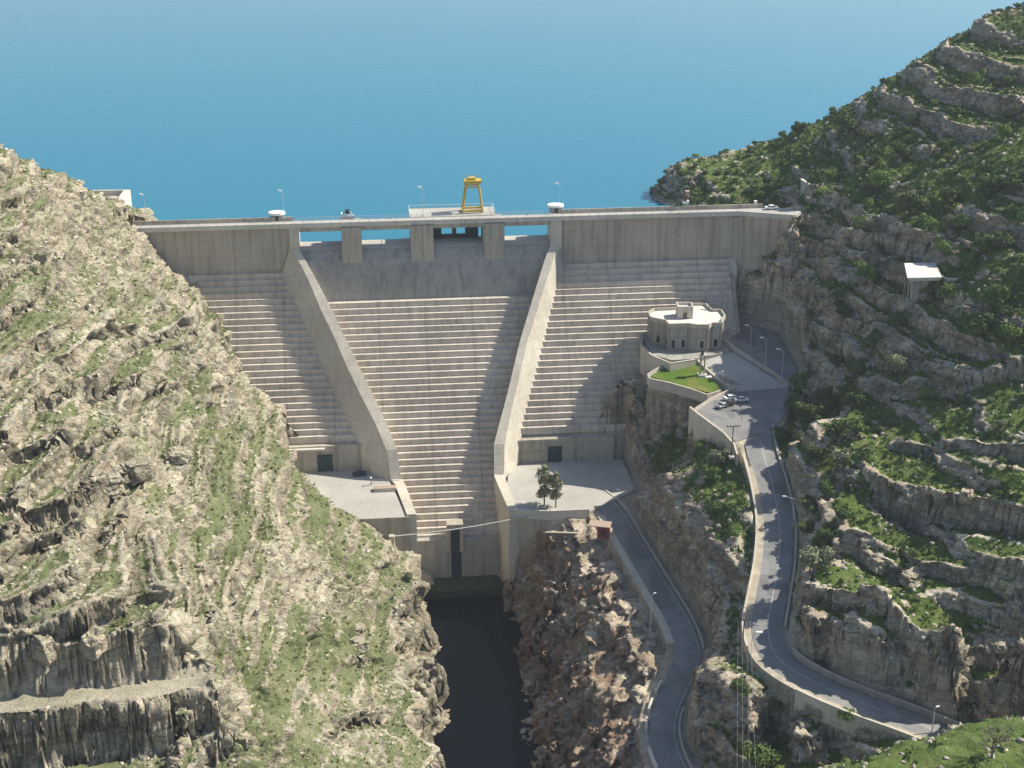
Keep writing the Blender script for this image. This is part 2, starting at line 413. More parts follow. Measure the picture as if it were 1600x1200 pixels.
# roads: (pixel, pixel, z) of the centre line as surveyed from the photograph
ROADA = smooth_line([U(1178,622,-42), U(1180,655,-42.6), U(1187,700,-44), U(1204,760,-46.3), U(1214,820,-48.7), U(1212,880,-51), U(1202,940,-53.2),
                     U(1196,985,-54.8), U(1212,1028,-56), U(1262,1063,-57.4), U(1340,1098,-59.3), U(1440,1135,-61.5), U(1530,1175,-63.5), U(1600,1215,-65)])
ROADB = smooth_line([U(905,757,-69.7), U(950,790,-70), U(988,850,-71), U(1030,920,-72.2), U(1062,975,-73.2), U(1075,1020,-74), U(1062,1062,-74.8), U(1042,1105,-75.6),
                     U(1036,1150,-76.5), U(1055,1205,-77.6), U(1100,1260,-79)])
YARD = [U(1085,642,-42), U(1150,607,-42), U(1232,612,-42), U(1232,640,-42.3), U(1212,668,-43), U(1150,690,-43.2)]
TOPYARD = [U(1137,497,-36), U(1215,520,-36.5), U(1246,575,-39.5), U(1240,603,-41.5), U(1130,550,-37)]
VILLAFLAT = [U(1004,528,-36), U(1020,554,-36), U(1050,563,-36), U(1088,560,-36), U(1128,552,-36), U(1140,535,-36), U(1136,515,-36), U(1040,505,-36)]
LAWN = [U(1016,588,-38.8), U(1056,564,-37.2), U(1083,562,-37.0), U(1126,606,-40.9), U(1110,614,-41.3), U(1065,602,-40.2)]
FORE = [U(1088,563,-37.1), U(1128,554,-36.6), U(1146,552,-37.0), U(1232,606,-41.6), U(1150,612,-41.7), U(1128,600,-41.2)]
PLATR = [D(110,47,0), D(111,72,0), D(126,73.5,0), D(142,72,0), D(152,60,0), D(150,36,0), D(112,36,0)]
PLATL = [D(80,71,0), D(60,71,0), D(46,64,0), D(46,36,0), D(70,36,0)]

def foot(px, py, Y, dx=3.0):
    p = U(px, py, Y=Y); return ('w', p[0]+dx, p[1], -103.5)
LEFT = pts([foot(650,890,394), foot(665,950,378), foot(655,1010,360), foot(690,1060,345), foot(686,1100,332), foot(672,1130,322), foot(684,1170,308), foot(690,1200,300), foot(698,1250,288), foot(700,1300,280), foot(700,1400,262), (0,240,405),(-150,180,400),(60,285,420),(130,300,440),(198,338,462),('w',-150,470,12),('w',-118,482,-2),('w',-150,530,-8),('w',-200,560,-14),('w',-120,560,-22),('w',-80,480,-40),
 ('f',222,372,3),('f',240,390),('f',265,425),('f',290,445),('f',330,487),('f',352,505),('f',370,560),('f',385,595),('f',450,655),('f',500,708,3),
 ('w',-60,470,-70),('w',-40,440,-95),('w',-50,450,-90),('w',-90,470,-38),
 (515,745,-70.5),(540,785,-70.5),(565,808,-71),(600,835,398),(625,860,397),(648,890,394),(665,950,378),(690,1060,345),(672,1130,322),(690,1200,300),(700,1300,280),(645,990,368),(650,1080,340),
 (600,1100,318),(500,1000,325),(550,850,381),(450,800,372),(450,720,402),(420,660,415),(300,600,392),(300,500,410),(200,450,415),(150,400,422),(100,600,350),(0,600,335),(0,400,375),(100,350,412),
 (0,800,290),(200,800,308),(350,850,332),(0,950,262),(120,950,266),(250,950,276),(330,955,290),(0,1085,255),(120,1072,258),(250,1060,263),(335,1050,272),(0,1112,251),(120,1100,254),(250,1085,259),(340,1068,267),
 (0,1200,248),(150,1200,252),(320,1180,262),(400,1100,285),(400,1200,268),(500,1150,288),(600,1200,288),(0,1350,222),(400,1350,240),(650,1350,258),(500,1250,270),
 (400,1000,306),(450,930,330),(550,950,352),(560,1030,330),(590,900,375),(480,870,352),(300,700,360),(200,700,335),(100,700,320),(400,750,372),(250,870,300),(120,870,282),(-150,600,320),(-150,900,255),(-150,1200,235),
 ('w',-2,412,-104),('w',0,370,-104),('w',0,330,-104),('w',-2,290,-104),('w',2,250,-104),('w',-8,350,-104),('w',-6,305,-104)])
RIGHT = pts([('w',*(q_+np.array([o_,0,dz_]))) for i_ in range(20,62,3) for q_ in [ROADA[i_]] for o_, dz_ in ((7.0,4.5),(9.5,8.5),(15,11.5))] +
 [('w',*(q_+np.array([o_,-0.2*o_,dz_]))) for i_ in range(64,100,4) for q_ in [ROADA[i_]] for o_, dz_ in ((7.5,4.0),)] +
 [('w',*(q_+np.array([o_,0.35*o_,dz_]))) for i_ in range(14,38,3) for q_ in [ROADB[i_]] for o_, dz_ in ((6.0,4.5),(7.6,12.5),(10.5,17.5))] + [(775,940,-104),(800,1000,-104),(785,1060,-104),(795,1100,-104),(812,1200,-104),(812,1300,-104),('w',-8,412,-104),('w',-6,380,-105),('w',-6,330,-105),('w',-6,290,-105),
 (790,900,-96),(805,880,-88),(830,800,-73),(860,800,-70.5),(905,800,-70.5),(845,870,-82),(840,950,-91),(870,900,-82),(900,850,-74),(955,830,-71.5),(960,900,-73),(930,900,-76),(1005,970,-74),(1035,1035,-75),(970,1050,-80),(1000,1100,-77.5),(1005,1180,-78),
 (900,1000,-85),(860,1050,-92),(880,1130,-91),(900,1190,-91),(950,1130,-84),(870,1250,-96),(960,1220,-84),(940,960,-78),
 (960,640,438),(965,600,-45),(955,735,-70),(1000,700,-62),(1000,790,-69),(985,830,-71),(1040,880,-71.6),(1075,930,-72.5),(1108,1000,-73.8),
 (1012,597,-44.5),(1040,620,-47),(1070,628,-47),(1050,680,-56),(1100,700,405),(1120,760,384),(1150,850,352),(1168,880,-53),(1050,750,-58),(1080,900,-66),(1125,950,-62),(1140,995,-58),(1120,1010,-62),
 (1080,1058,-61.5),(1110,1030,-60),(1130,1065,-59.5),(1200,1085,-60),(1250,1112,-61),(1180,1112,-62),(1100,1190,-76.5),(1200,1200,-78),(1072,1090,-75),(1250,1150,-76),(1275,1155,-76),(1300,1140,-70),(1300,1165,-72),(1330,1150,-66),
 (1280,1200,250),(1400,1150,258),(1500,1125,263),(1600,1118,263),(1450,1200,246),(1600,1200,245),(1300,1350,215),(1600,1350,215),(1750,1150,250),('w',95,278,-66),('w',75,276,-70),('w',60,268,-72),('w',50,250,-74),('w',110,279,-64),('w',40,230,-72),
 (1250,700,390),(1300,700,380),(1400,700,368),(1500,700,352),(1600,700,340),(1250,620,436),(1300,600,421),(1400,600,395),(1500,600,380),(1600,600,368),
 (1300,500,438),(1400,500,412),(1300,400,455),(1400,400,437),(1500,500,396),(1500,400,418),(1600,500,384),(1600,400,405),(1300,300,485),(1400,300,465),(1500,300,445),(1600,300,430),
 (1305,190,540),(1400,200,500),(1500,200,480),(1600,200,465),(1400,112,535),(1500,100,515),(1600,100,500),(1500,52,545),(1600,0,540),(1250,210,545),(1190,228,548),(1120,243,545),(1060,258,540),(1046,290,533),
 ('w',50,528,-14),('w',45,545,-16),('w',60,575,-14),('w',110,600,-14),('w',150,620,0),('w',200,640,25),('w',250,640,60),('w',260,560,80),('w',240,450,70),('w',230,350,40),('w',200,270,-5),('w',180,220,-20),
 (1236,325,0.5),(1245,330,2.5),(1262,290,490),(1250,310,488),(1150,290,522),(1100,300,524),(1250,400,476),(1235,450,468),(1200,505,461),(1250,500,452),(1250,560,443),(1180,480,467),(1205,400,481),(1185,430,477),(1225,345,486),('w',80,505,-14),('w',60,505,-16),('w',95,500,-10),
 (1260,860,345),(1300,800,355),(1400,800,343),(1500,800,332),(1600,800,322),(1300,900,330),(1400,900,320),(1500,900,310),(1600,900,300),(1250,950,318),(1300,1000,301),(1400,1000,296),(1500,1000,290),(1600,1000,284),
 (1250,1028,-56),(1300,1058,-57.5),(1400,1095,-59.8),(1500,1118,-61.5),(1600,1120,-62),(1240,950,-53),(1245,860,-50),(1750,600,360),(1750,900,295),
 ('w',40,470,-55),('w',30,460,-75),('w',50,480,-50)])
ROADS = [(ROADA, 4.3, 1.3), (ROADB, 4.6, 1.0)]
FLATS = [(YARD, 1.0), (TOPYARD, 1.0), (VILLAFLAT, 0.5), (LAWN, 0.6), (FORE, 0.6)]
BENCH = smooth_line([U(-80,1108,-35), U(0,1100,-35), U(120,1088,-36), U(250,1073,-37.8), U(345,1060,-40), U(400,1040,-44)], 4)

def terrace(q, P, lo=0.30, seed=0, w=0.16):
    k = np.floor(q/P); f = q/P-k
    jit = 0.5+0.28*(_h(k.astype(np.int64), k.astype(np.int64)*0, k.astype(np.int64)*0, seed)-0.5)
    m = f*lo + (1-lo)*sstep(jit-w, jit+w, f)
    return P*(k+m)

def ledge(X, Y, Z, line, H, L, seed, w=0.8):
    """a rock band: a sharp rise along a surveyed line, given back over the slope on both sides"""
    xs = [p[0] for p in line]; ys = [p[1] for p in line]
    n = 1.1*fbm(X/5.0, Y/5.0, X*0, 3, seed)+1.0*(cells(X/4.5, Y/4.5, X*0, seed+1)[2]-0.5)
    sd = Y-np.interp(X, xs, ys)+n
    end = sstep(xs[0]-1, xs[0]+5, X)*sstep(xs[-1]+1, xs[-1]-5, X)
    hv = H*(0.85+0.35*fbm(X/14, Y*0, X*0, 2, seed+2))
    return Z+end*hv*(sstep(-w, w, sd)-np.clip((sd+L)/(2*L), 0, 1))
LEDGE_L = [([U(-60,850,Y=288), U(0,835,Y=290), U(70,828,Y=294), U(130,815,Y=299), U(180,775,Y=314), U(245,735,Y=332)], 6.5, 9),
           ([U(-60,905,Y=274), U(0,892,Y=277), U(80,875,Y=283), U(150,855,Y=292), U(230,815,Y=308), U(290,795,Y=322)], 3.5, 6),
           ([U(-60,730,Y=310), U(0,720,Y=312), U(80,700,Y=320), U(150,680,Y=330), U(210,650,Y=345)], 4.0, 8),
           ([U(520,1000,Y=322), U(560,985,Y=330), U(620,960,Y=345), U(655,940,Y=360)], 4.0, 7),
           ([U(500,1150,Y=286), U(560,1110,Y=300), U(640,1060,Y=322)], 5.0, 7),
           ([U(150,520,Y=380), U(230,500,Y=392), U(300,470,Y=410), U(330,450,Y=428)], 4.0, 8),
           ([U(20,620,Y=328), U(110,590,Y=348), U(200,560,Y=366), U(290,530,Y=385)], 3.5, 8)]
LEDGE_R = [([U(1335,772,Y=360), U(1360,785,Y=352), U(1400,806,Y=343), U(1475,812,Y=334), U(1580,825,Y=321), U(1700,835,Y=305)], 9.5, 11),
           ([U(1305,885,Y=336), U(1325,885,Y=333), U(1385,900,Y=322), U(1480,908,Y=312), U(1600,916,Y=300), U(1700,920,Y=290)], 5.5, 8),
           ([U(1232,965,Y=318), U(1290,968,Y=310), U(1350,980,Y=304), U(1450,1002,Y=293), U(1600,1010,Y=283), U(1700,1010,Y=275)], 8.5, 8),
           ([U(1380,720,Y=370), U(1440,735,Y=362), U(1520,748,Y=350), U(1600,755,Y=340), U(1700,755,Y=330)], 4.5, 8),
           ([U(1330,640,Y=405), U(1400,655,Y=390), U(1500,640,Y=378), U(1620,600,Y=372)], 4.5, 9),
           ([U(1240,395,Y=478), U(1320,400,Y=458), U(1400,420,Y=440), U(1480,400,Y=425)], 6.0, 9),
           ([U(1250,520,Y=452), U(1310,500,Y=440), U(1390,520,Y=418)], 6.0, 8)]
def make_terrain(name, ctrl, x0, x1, y0, y1, res, side):
    ev = rbf(ctrl)
    nx = int((x1-x0)/res)+1; ny = int((y1-y0)/res)+1
    gx = np.linspace(x0, x1, nx); gy = np.linspace(y0, y1, ny)
    X, Y = np.meshgrid(gx, gy)
    # rbf on a coarse grid then bilinear upsample for speed
    cs = 3
    cx = np.linspace(x0, x1, (nx-1)//cs+2); cy = np.linspace(y0, y1, (ny-1)//cs+2)
    CX, CY = np.meshgrid(cx, cy); CZ = ev(CX, CY)
    fx = (X-x0)/(cx[1]-cx[0]); fy = (Y-y0)/(cy[1]-cy[0])
    ix = np.clip(np.floor(fx).astype(int), 0, len(cx)-2); iy = np.clip(np.floor(fy).astype(int), 0, len(cy)-2)
    fx -= ix; fy -= iy
    Z = CZ[iy, ix]*(1-fx)*(1-fy)+CZ[iy, ix+1]*fx*(1-fy)+CZ[iy+1, ix]*(1-fx)*fy+CZ[iy+1, ix+1]*fx*fy
    base = Z.copy()
    free = np.ones(X.shape)       # 0 on made ground
    zero = np.zeros(X.shape)
    big = fbm(X/26, Y/26, zero, 3, 3)
    if side == 'right':
        hill = sstep(38, 62, X)
        Z = Z + big*2.0*hill + fbm(X/9, Y/9, zero, 3, 5)*1.2
        low = sstep(400, 350, Y+0.25*(X-100))*sstep(60, 75, X)
        q = Z + 0.05*X + (7.0-3.5*low)*fbm(X/55, Y/55, zero, 3, 9) + 1.2*fbm(X/7, Y/7, zero, 2, 19)
        msk = sstep(-0.15, 0.35, fbm(X/24, Y/24, Z/14, 3, 21))
        amp = (low*(0.30+0.20*msk)+(1-low)*(0.10+0.90*msk)*0.75)*sstep(14, 34, X)
        knoll = sstep(268, 262, Y)*sstep(20, 40, X)
        amp = amp*(1-knoll)
        T = terrace(q, 8.2, 0.16, 4, 0.11)-q
        T2 = terrace(q+1.3, 2.6, 0.35, 8)-q-1.3
        Z = Z + amp*(1.0*T+(0.35+0.2*(1-low))*T2) + 1.6*(1-low)*hill*(1-knoll)*fbm(X/13, Y/13, zero, 3, 25)
    else:
        Z = Z + big*1.6*sstep(-5, -25, X) + fbm(X/9, Y/9, zero, 3, 5)*1.3
        low = sstep(385, 350, Y)*sstep(-52, -64, X)
        q = Z - 0.17*X - 0.03*Y + 2.4*fbm(X/28, Y/28, zero, 2, 9) + 0.6*fbm(X/5, Y/5, zero, 2, 19) + (1-low)*4.0*fbm(X/45, Y/45, zero, 2, 29)
        mk2 = sstep(-0.30, 0.15, fbm(X/20, Y/20, zero, 3, 21)+0.25*low)
        amp = (0.25+0.75*mk2)*(0.72+0.33*low)*(0.35+0.65*sstep(-52, -70, X))
        T = terrace(q, 6.8, 0.16, 4, 0.10)-q
        T2 = terrace(q+1.3, 2.3, 0.30, 8)-q-1.3
        Z = Z + amp*(1.0*T+0.45*T2*(0.4+0.6*mk2))
        db, zb = dist_poly(X, Y, BENCH); nb = 1.5*fbm(X/9, Y/9, zero, 4, 91)+0.8*(cells(X/4.0, Y/4.0, zero, 94)[2]-0.5); sg = np.interp(X, [p[0] for p in BENCH], [p[1] for p in BENCH])
        mk = sstep(-62, -70, X+0.0*Y); up = (Y > sg)
        hcl = 10.5+1.5*fbm(X/12, Y/12, zero, 2, 92)
        Z = np.where(up & (db < 13), np.maximum(Z, Z*(1-mk)+mk*(zb+hcl*sstep(3.2, 5.4, db+nb))), Z)
        Z = np.where((~up) & (db < 16), np.minimum(Z, Z*(1-mk)+mk*(zb-13*sstep(3.0, 5.0, db+nb))), Z)
    for k_, (ln, hh_, ll_) in enumerate(LEDGE_R if side == 'right' else LEDGE_L):
        Z = ledge(X, Y, Z, ln, hh_, ll_, 200+7*k_)
    if side == 'left':
        t = (Z+101)/24.0; gm = sstep(-40, -32, X)*(Y < 396)
        Z = np.where((t > 0) & (t < 1.0) & (gm > 0), Z*(1-gm)+gm*(-101+24*(0.15*t+0.85*sstep(0.2, 0.75, t+0.1*fbm(X/5, Y/5, zero, 3, 83)))), Z)
    # the gorge walls stand nearly upright
    if side == 'right':
        t = (Z+101)/25.0; gm = sstep(42, 34, X)*(Y > 255)
        cl1, cl2, cid0 = cells(X/7.0, Y/7.0, zero, 81)
        t2 = t+(0.16*(cid0-0.5)+0.14*fbm(X/5, Y/5, zero, 3, 82))*(t > 0.05)*(t < 1.1)
        Z = np.where((t > 0) & (t < 1.08) & (gm > 0), Z*(1-gm)+gm*(-101+25*(0.75*np.clip(t2, 0, 1.08)+0.27*sstep(0.0, 0.7, t2))), Z)
        Z = Z + sstep(-84, -76, Z)*sstep(44, 36, X)*(terrace(Z+0.45*X-0.2*Y, 3.0, 0.3, 12)-(Z+0.45*X-0.2*Y))*0.5
    # made ground
    for line, hw, bl in (ROADS if side == 'right' else []):
        d, zz = dist_poly(X, Y, line); w = 1-sstep(hw+0.9, hw+0.9+bl, d)
        Z = Z*(1-w)+(zz-0.35)*w; free = np.minimum(free, 1-sstep(hw+2.6, hw+0.6, d)*1.0); free = np.minimum(free, 1-w)
    dirt = np.zeros(X.shape)
    if side == 'left':
        d, zz = dist_poly(X, Y, BENCH); w = (1-sstep(2.0, 3.4, d+0.9*fbm(X/3, Y/3, zero, 3, 95)))*sstep(-56, -66, X); Z = Z*(1-w)+zz*w; free = np.minimum(free, 1-0.60*w); dirt = np.maximum(dirt, w*(0.80+0.5*fbm(X/4, Y/4, zero, 3, 93)))
    flats = FLATS if side == 'right' else []
    for poly, bl in flats + ([(PLATR, 0.5)] if side == 'right' else [(PLATL, 0.5)]):
        ins = inpoly(X, Y, poly); line = list(poly)+[poly[0]]
        isplat = poly is PLATR or poly is PLATL
        d, zz = dist_poly(X, Y, line); d = np.where(ins, 0, d); w = 1-sstep(0.3, 0.3+bl+1.0, d)
        if isplat: zt = np.full(X.shape, PLAT_Z-0.5)
        else:
            c = np.mean(np.array(poly), axis=0); zt = np.where(ins, 0, 0)+c[2]
            AA = np.c_[np.array(poly)[:, :2], np.ones(len(poly))]; co_, *_ = np.linalg.lstsq(AA, np.array(poly)[:, 2], rcond=None)
            zt = co_[0]*X+co_[1]*Y+co_[2]
        if isplat: Z = np.where(w > 0, np.minimum(Z, Z*(1-w)+(zt-0.3)*w), Z)
        else: Z = Z*(1-w)+(zt-0.35)*w
        free = np.minimum(free, 1-w)
    # keep the ground inside and under the dam body
    q = np.stack([X-A[0], Y-A[1]], -1); a = q@uu[:2]; b = q@vv[:2]
    fz = np.where(b < 0, -1.0, -17-1.25*b)
    inside = (b > -11) & (a > 34) & (a < 186) & (b < 66)
    cap = fz-3.0
    tol = np.where((a > 84) & (a < 150), 0, 0)
    lim = np.where(inside & (((a > 49) & (a < 136))), cap, 1e9)
    lim = np.where((b >= 66) & (b < 84) & (a > 82) & (a < 109), -104.0, lim)
    lim = np.where((b > -30) & (b <= -11) & (a > 2) & (a < 186) , np.minimum(lim, -16), lim)
    lim = np.where((b > -13) & (b < 3) & (a > -4) & (a < 198), np.minimum(lim, -2.6), lim)
    Z = np.minimum(Z, lim)
    if side == 'left':
        Z = np.where(inside & (a <= 49) & (b > 0), Z-7.0*(1-sstep(1.5, 6.5, Z-fz)), Z)
    near = (lim < 1e8); free = np.where(near, 0, free)
    # normals and 3D displacement
    gyv, gxv = np.gradient(Z, gy, gx); nrm = np.stack([-gxv, -gyv, np.ones_like(Z)], -1)
    nrm /= np.linalg.norm(nrm, axis=-1, keepdims=True); steep = 1-nrm[..., 2]
    rocky = sstep(0.12, 0.35, steep)
    XF, YF, ZF, NF, freeF, rockyF = X, Y, Z, nrm, free, rocky
    dep0 = Y*CP-(Z-CAM_H)*SP
    mk_ = (np.abs(X) < 0.345*dep0+24) & (Z > -104)
    X, Y, Z, nrm, free, rocky, zero = XF[mk_], YF[mk_], ZF[mk_], NF[mk_], freeF[mk_], rockyF[mk_], np.zeros(int(mk_.sum()))
    c1, c2, cid = cells(X/3.6, Y/3.6, Z/1.9, 31)
    blk = (cid-0.5)*1.3 - np.clip(0.16-(c2-c1), 0, 0.16)*6.0
    d1, d2, did = cells(X/1.25, Y/1.25, Z/0.8, 41)
    blk2 = (did-0.5)*0.42 - np.clip(0.14-(d2-d1), 0, 0.14)*2.4
    qb = Z-0.12*X+0.7*fbm(X/9, Y/9, zero, 2, 57)
    kb = np.floor(qb/1.5).astype(np.int64); bed = _h(kb, kb*0+3, (np.floor(X/6.0+0.6*_h(kb, kb*0, kb*0, 5))).astype(np.int64), 58)-0.5
    fb_ = qb/1.5-kb; bed = bed*1.5-0.7*(np.exp(-(fb_/0.16)**2))
    n1 = fbm(X/7, Y/7, Z/4, 4, 51, 0.55)
    n2 = fbm(X/1.6, Y/1.6, Z/1.0, 3, 61, 0.6)
    if side == 'left':
        e1, e2, eid = cells(X/9.0, Y/9.0, Z/4.0, 37)
        blk = blk*1.4 + (eid-0.5)*3.2 - np.clip(0.10-(e2-e1), 0, 0.10)*9
        col_ = cells(X/3.4, Y/3.4, Z/9.0, 47)
        disp = n1*1.0 + n2*0.28 + (0.12+0.88*rocky)*(blk*0.75+blk2*0.9+((col_[2]-0.5)*1.3-np.clip(0.13-(col_[1]-col_[0]), 0, 0.13)*6)*rocky)
    else:
        disp = n1*1.1 + n2*0.36 + (0.12+0.88*rocky)*(blk*1.5+blk2*1.2)
    disp = (disp+rocky*bed*1.1)*free
    dF = np.zeros(XF.shape); dF[mk_] = disp; disp = dF
    X, Y, Z, nrm, free, rocky, zero = XF, YF, ZF, NF, freeF, rockyF, np.zeros(XF.shape)
    PX = X+nrm[..., 0]*disp; PY = Y+nrm[..., 1]*disp; PZ = Z+nrm[..., 2]*disp*0.8
    # attributes
    gn = fbm(X/12, Y/12, zero, 4, 71, 0.6)
    lip = Z*0
    for kk in (3, 6): lip[kk:-kk, kk:-kk] += Z[kk:-kk, kk:-kk]-0.25*(Z[2*kk:, kk:-kk]+Z[:-2*kk, kk:-kk]+Z[kk:-kk, 2*kk:]+Z[kk:-kk, :-2*kk])
    lip = np.clip((lip-0.10)/0.7, 0, 1)
    slope_s = 1-(sstep(0.10, 0.42, steep) if side == 'left' else sstep(0.16, 0.50, steep))
    if side == 'left':
        g = 0.15+0.52*slope_s+0.65*gn-0.45*lip
        gul = np.exp(-(dist_poly(X, Y, [U(540,930,Y=353), U(545,980,Y=338), U(500,1030,Y=316), U(430,1060,Y=300), U(400,1130,Y=279), U(390,1250,Y=258)])[0]/6.0)**2)
        gul = np.maximum(gul, 0.8*np.exp(-(dist_poly(X, Y, [U(500,760,Y=400), U(520,850,Y=375), U(540,930,Y=353)])[0]/5.0)**2))
        gul = np.maximum(gul, 0.6*np.exp(-(dist_poly(X, Y, [U(470,690,Y=412), U(370,700,Y=385), U(350,760,Y=365), U(380,860,Y=335)])[0]/6.0)**2))
        g = g+gul*1.5*(0.35+0.65*slope_s)-0.10*(1-gul)*(X > -70)*(Y < 390)
        red = zero
    else:
        g = 0.16+0.80*slope_s+0.46*gn-0.9*lip - 0.50*sstep(46, 30, X)
        kn = sstep(272, 262, Y)*sstep(30, 60, X); g = g+kn*0.6; g = g-0.22*sstep(500, 515, Y)*sstep(100, 80, X)
        strip = np.exp(-(dist_poly(X, Y, [U(1100,690,Y=405), U(1120,760,Y=384), U(1140,830,Y=360)])[0]/3.5)**2); g = g+strip*0.35-0.45*(1-strip)*sstep(64, 58, X)*(Y < 420)*(Y > 300)
        red = sstep(34, 24, X)*sstep(-72, -76, Z)*1.0
        red = np.maximum(red, 0.30*sstep(62, 40, X)*sstep(-50, -58, Z))
    g = np.clip(g, 0, 1)*sstep(0.0, 0.5, free)*(Z > -96)
    dirt = np.maximum(dirt, (1-free)*(0.5 if side == 'right' else 0.2))
    dirt = np.clip(dirt, 0, 1)
    # drop cells far outside any plausible view
    dep = Y*CP-(Z-CAM_H)*SP
    keep = (np.abs(X) < 0.345*dep+22) & (Z > -103.2 if side == 'left' else Z > -103.2)
    keepq = keep[:-1, :-1] | keep[1:, 1:] | keep[1:, :-1] | keep[:-1, 1:]
    idx = np.arange(nx*ny).reshape(ny, nx)
    quads = np.stack([idx[:-1, :-1], idx[:-1, 1:], idx[1:, 1:], idx[1:, :-1]], -1)[keepq]
    used = np.zeros(nx*ny, bool); used[quads.ravel()] = True
    remap = np.cumsum(used)-1; quads = remap[quads]
    V = np.stack([PX, PY, PZ], -1).reshape(-1, 3)[used]
    me = bpy.data.meshes.new(name); me.vertices.add(len(V)); me.vertices.foreach_set('co', V.astype(np.float32).ravel())
    nq = len(quads); me.loops.add(nq*4); me.loops.foreach_set('vertex_index', quads.astype(np.int32).ravel())
    me.polygons.add(nq); me.polygons.foreach_set('loop_start', np.arange(0, nq*4, 4, dtype=np.int32)); me.polygons.foreach_set('loop_total', np.full(nq, 4, np.int32))
    me.update(calc_edges=True); me.validate()
    for nm, arr in (('grass', g), ('red', red), ('dirt', dirt)):
        at = me.attributes.new(nm, 'FLOAT', 'POINT'); at.data.foreach_set('value', arr.ravel()[used].astype(np.float32))
    o = link_mesh(name, me, M['rock_left' if side == 'left' else 'rock_right']); o['kind'] = 'structure'
    H = PZ
    def height(x, y):
        i = np.clip((np.asarray(x)-x0)/(x1-x0)*(nx-1), 0, nx-1.001); j = np.clip((np.asarray(y)-y0)/(y1-y0)*(ny-1), 0, ny-1.001)
        ii = i.astype(int); jj = j.astype(int); fi = i-ii; fj = j-jj
        return H[jj, ii]*(1-fi)*(1-fj)+H[jj, ii+1]*fi*(1-fj)+H[jj+1, ii]*(1-fi)*fj+H[jj+1, ii+1]*fi*fj
    print(name, nq, 'quads', round(time.time()-T0, 1), 's')
    return dict(h=height, X=X, Y=Y, Z=PZ, n=nrm, g=g, free=free, steep=steep, dep=dep, keep=keep, lim=near)

TL = make_terrain('hillside', LEFT, -185, 3, 205, 560, 0.36, 'left')
TR = make_terrain('mountainside', RIGHT, -12, 262, 200, 640, 0.41, 'right')
def ground(x, y):
    a = TL['h'](x, y) if -185 < x < 3 and 205 < y < 560 else -200
    b = TR['h'](x, y) if -12 < x < 262 else -200
    return max(float(a), float(b))
def hit(px, py, y0=215.0):
    for k in range(40):                       # a sight line that clears the ridge is lowered until it meets the ground
        d = ray(px, py+2.5*k); t = y0/d[1]
        while t < 620/d[1]:
            p = CAMP+d*t
            if p[2] < ground(p[0], p[1]): return p
            t += 0.4/d[1]
    return CAMP+d*t
# water
def sheet(name, corners, m):
    b = MB(); b.add(corners, [tuple(range(len(corners)))]); o = b.build(name, m); o['kind'] = 'structure'
    if o.data.polygons[0].normal.z < 0: o.data.flip_normals()
    return o
sheet('reservoir_water', [D(-60,-6,ZL), D(210,-6,ZL), (1800,900,ZL), (2600,3600,ZL), (-2600,3600,ZL), (-1800,900,ZL)], M['lake'])
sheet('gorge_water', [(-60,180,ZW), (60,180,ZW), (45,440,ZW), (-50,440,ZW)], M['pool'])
sheet('ground', [(-2600,-600,-112), (2600,-600,-112), (2600,3600,-112), (-2600,3600,-112)], M['stoned'])

hz = MB().box(-2700, 2700, -700, 3700, -113, 142).build('haze', None); hz['kind'] = 'stuff'; tag(hz, 'thin pale haze over the valley and the lake', 'haze')
hm = bpy.data.materials.new('haze'); hm.use_nodes = True; hm.node_tree.nodes.clear()
pv = hm.node_tree.nodes.new('ShaderNodeVolumePrincipled'); ho = hm.node_tree.nodes.new('ShaderNodeOutputMaterial')
pv.inputs['Color'].default_value = (0.80, 0.89, 1.0, 1); pv.inputs['Density'].default_value = 0.00009; pv.inputs['Anisotropy'].default_value = 0.2
hm.node_tree.links.new(pv.outputs[0], ho.inputs['Volume']); hz.data.materials.append(hm)
# ---------------------------------------------------------------- the dam
dam = thing('gravity_dam', 'large concrete gravity dam with stepped face and central spillway between two training walls', 'dam', A, ALPHA)
# local frame: x along the crest, y upstream (= -v), z up
STEP, TREAD = 1.7, 1.36
def zface(v): return -16-1.25*v
LW_IN = [(0,49.5),(1.1,50.4),(11.7,58.6),(25.8,67.8),(36.4,75.1),(43,78.6),(50,80.6),(70.8,83.2)]
LW_OUT = [(0,47.0),(1.1,48.0),(6.7,52.6),(13.8,56.5),(20.4,61),(27.7,65.2),(38.2,72.7),(43,75.4),(50,77.6),(70.8,80.4)]
LW_BASE = [(0,43.6),(4.9,46.3),(8.5,49.0),(14.3,52.4),(20,55.8),(29,61.3),(35.6,65.9),(43,72.5),(47,76.8),(50,77.6),(70.8,80.4)]
RW_IN = [(0,132.0),(0.5,131.8),(5.9,128.1),(13.1,124),(21.1,119.3),(33.1,113.6),(42.8,108.6),(46,108.2),(55,108.9),(71.2,110.4)]
RW_OUT = [(0,134.4),(0.6,134.1),(9.8,128.6),(22.5,121.0),(36.5,114.6),(42.8,111.9),(46,111.3),(55,111.8),(71.2,113.2)]
RW_BASE = [(0,135.2),(3.9,133.6),(10.7,130.4),(16.8,127.6),(24.1,123.9),(31.3,120.0),(36,117.8),(42.8,114.4),(46,111.6),(55,111.8),(71.2,113.2)]
def lerp(tab, v):
    return float(np.interp(v, [a for a, _ in tab], [b for _, b in tab]))
def lw_out(v): return lerp(LW_BASE, v)
def rw_out(v): return lerp(RW_BASE, v)
def ztop(v): return float(np.interp(v, [0, 43.0, 46.5, 80], [-6.6, -60.4, -68.9, -68.9]))
nst = 37
V_END = 62.0
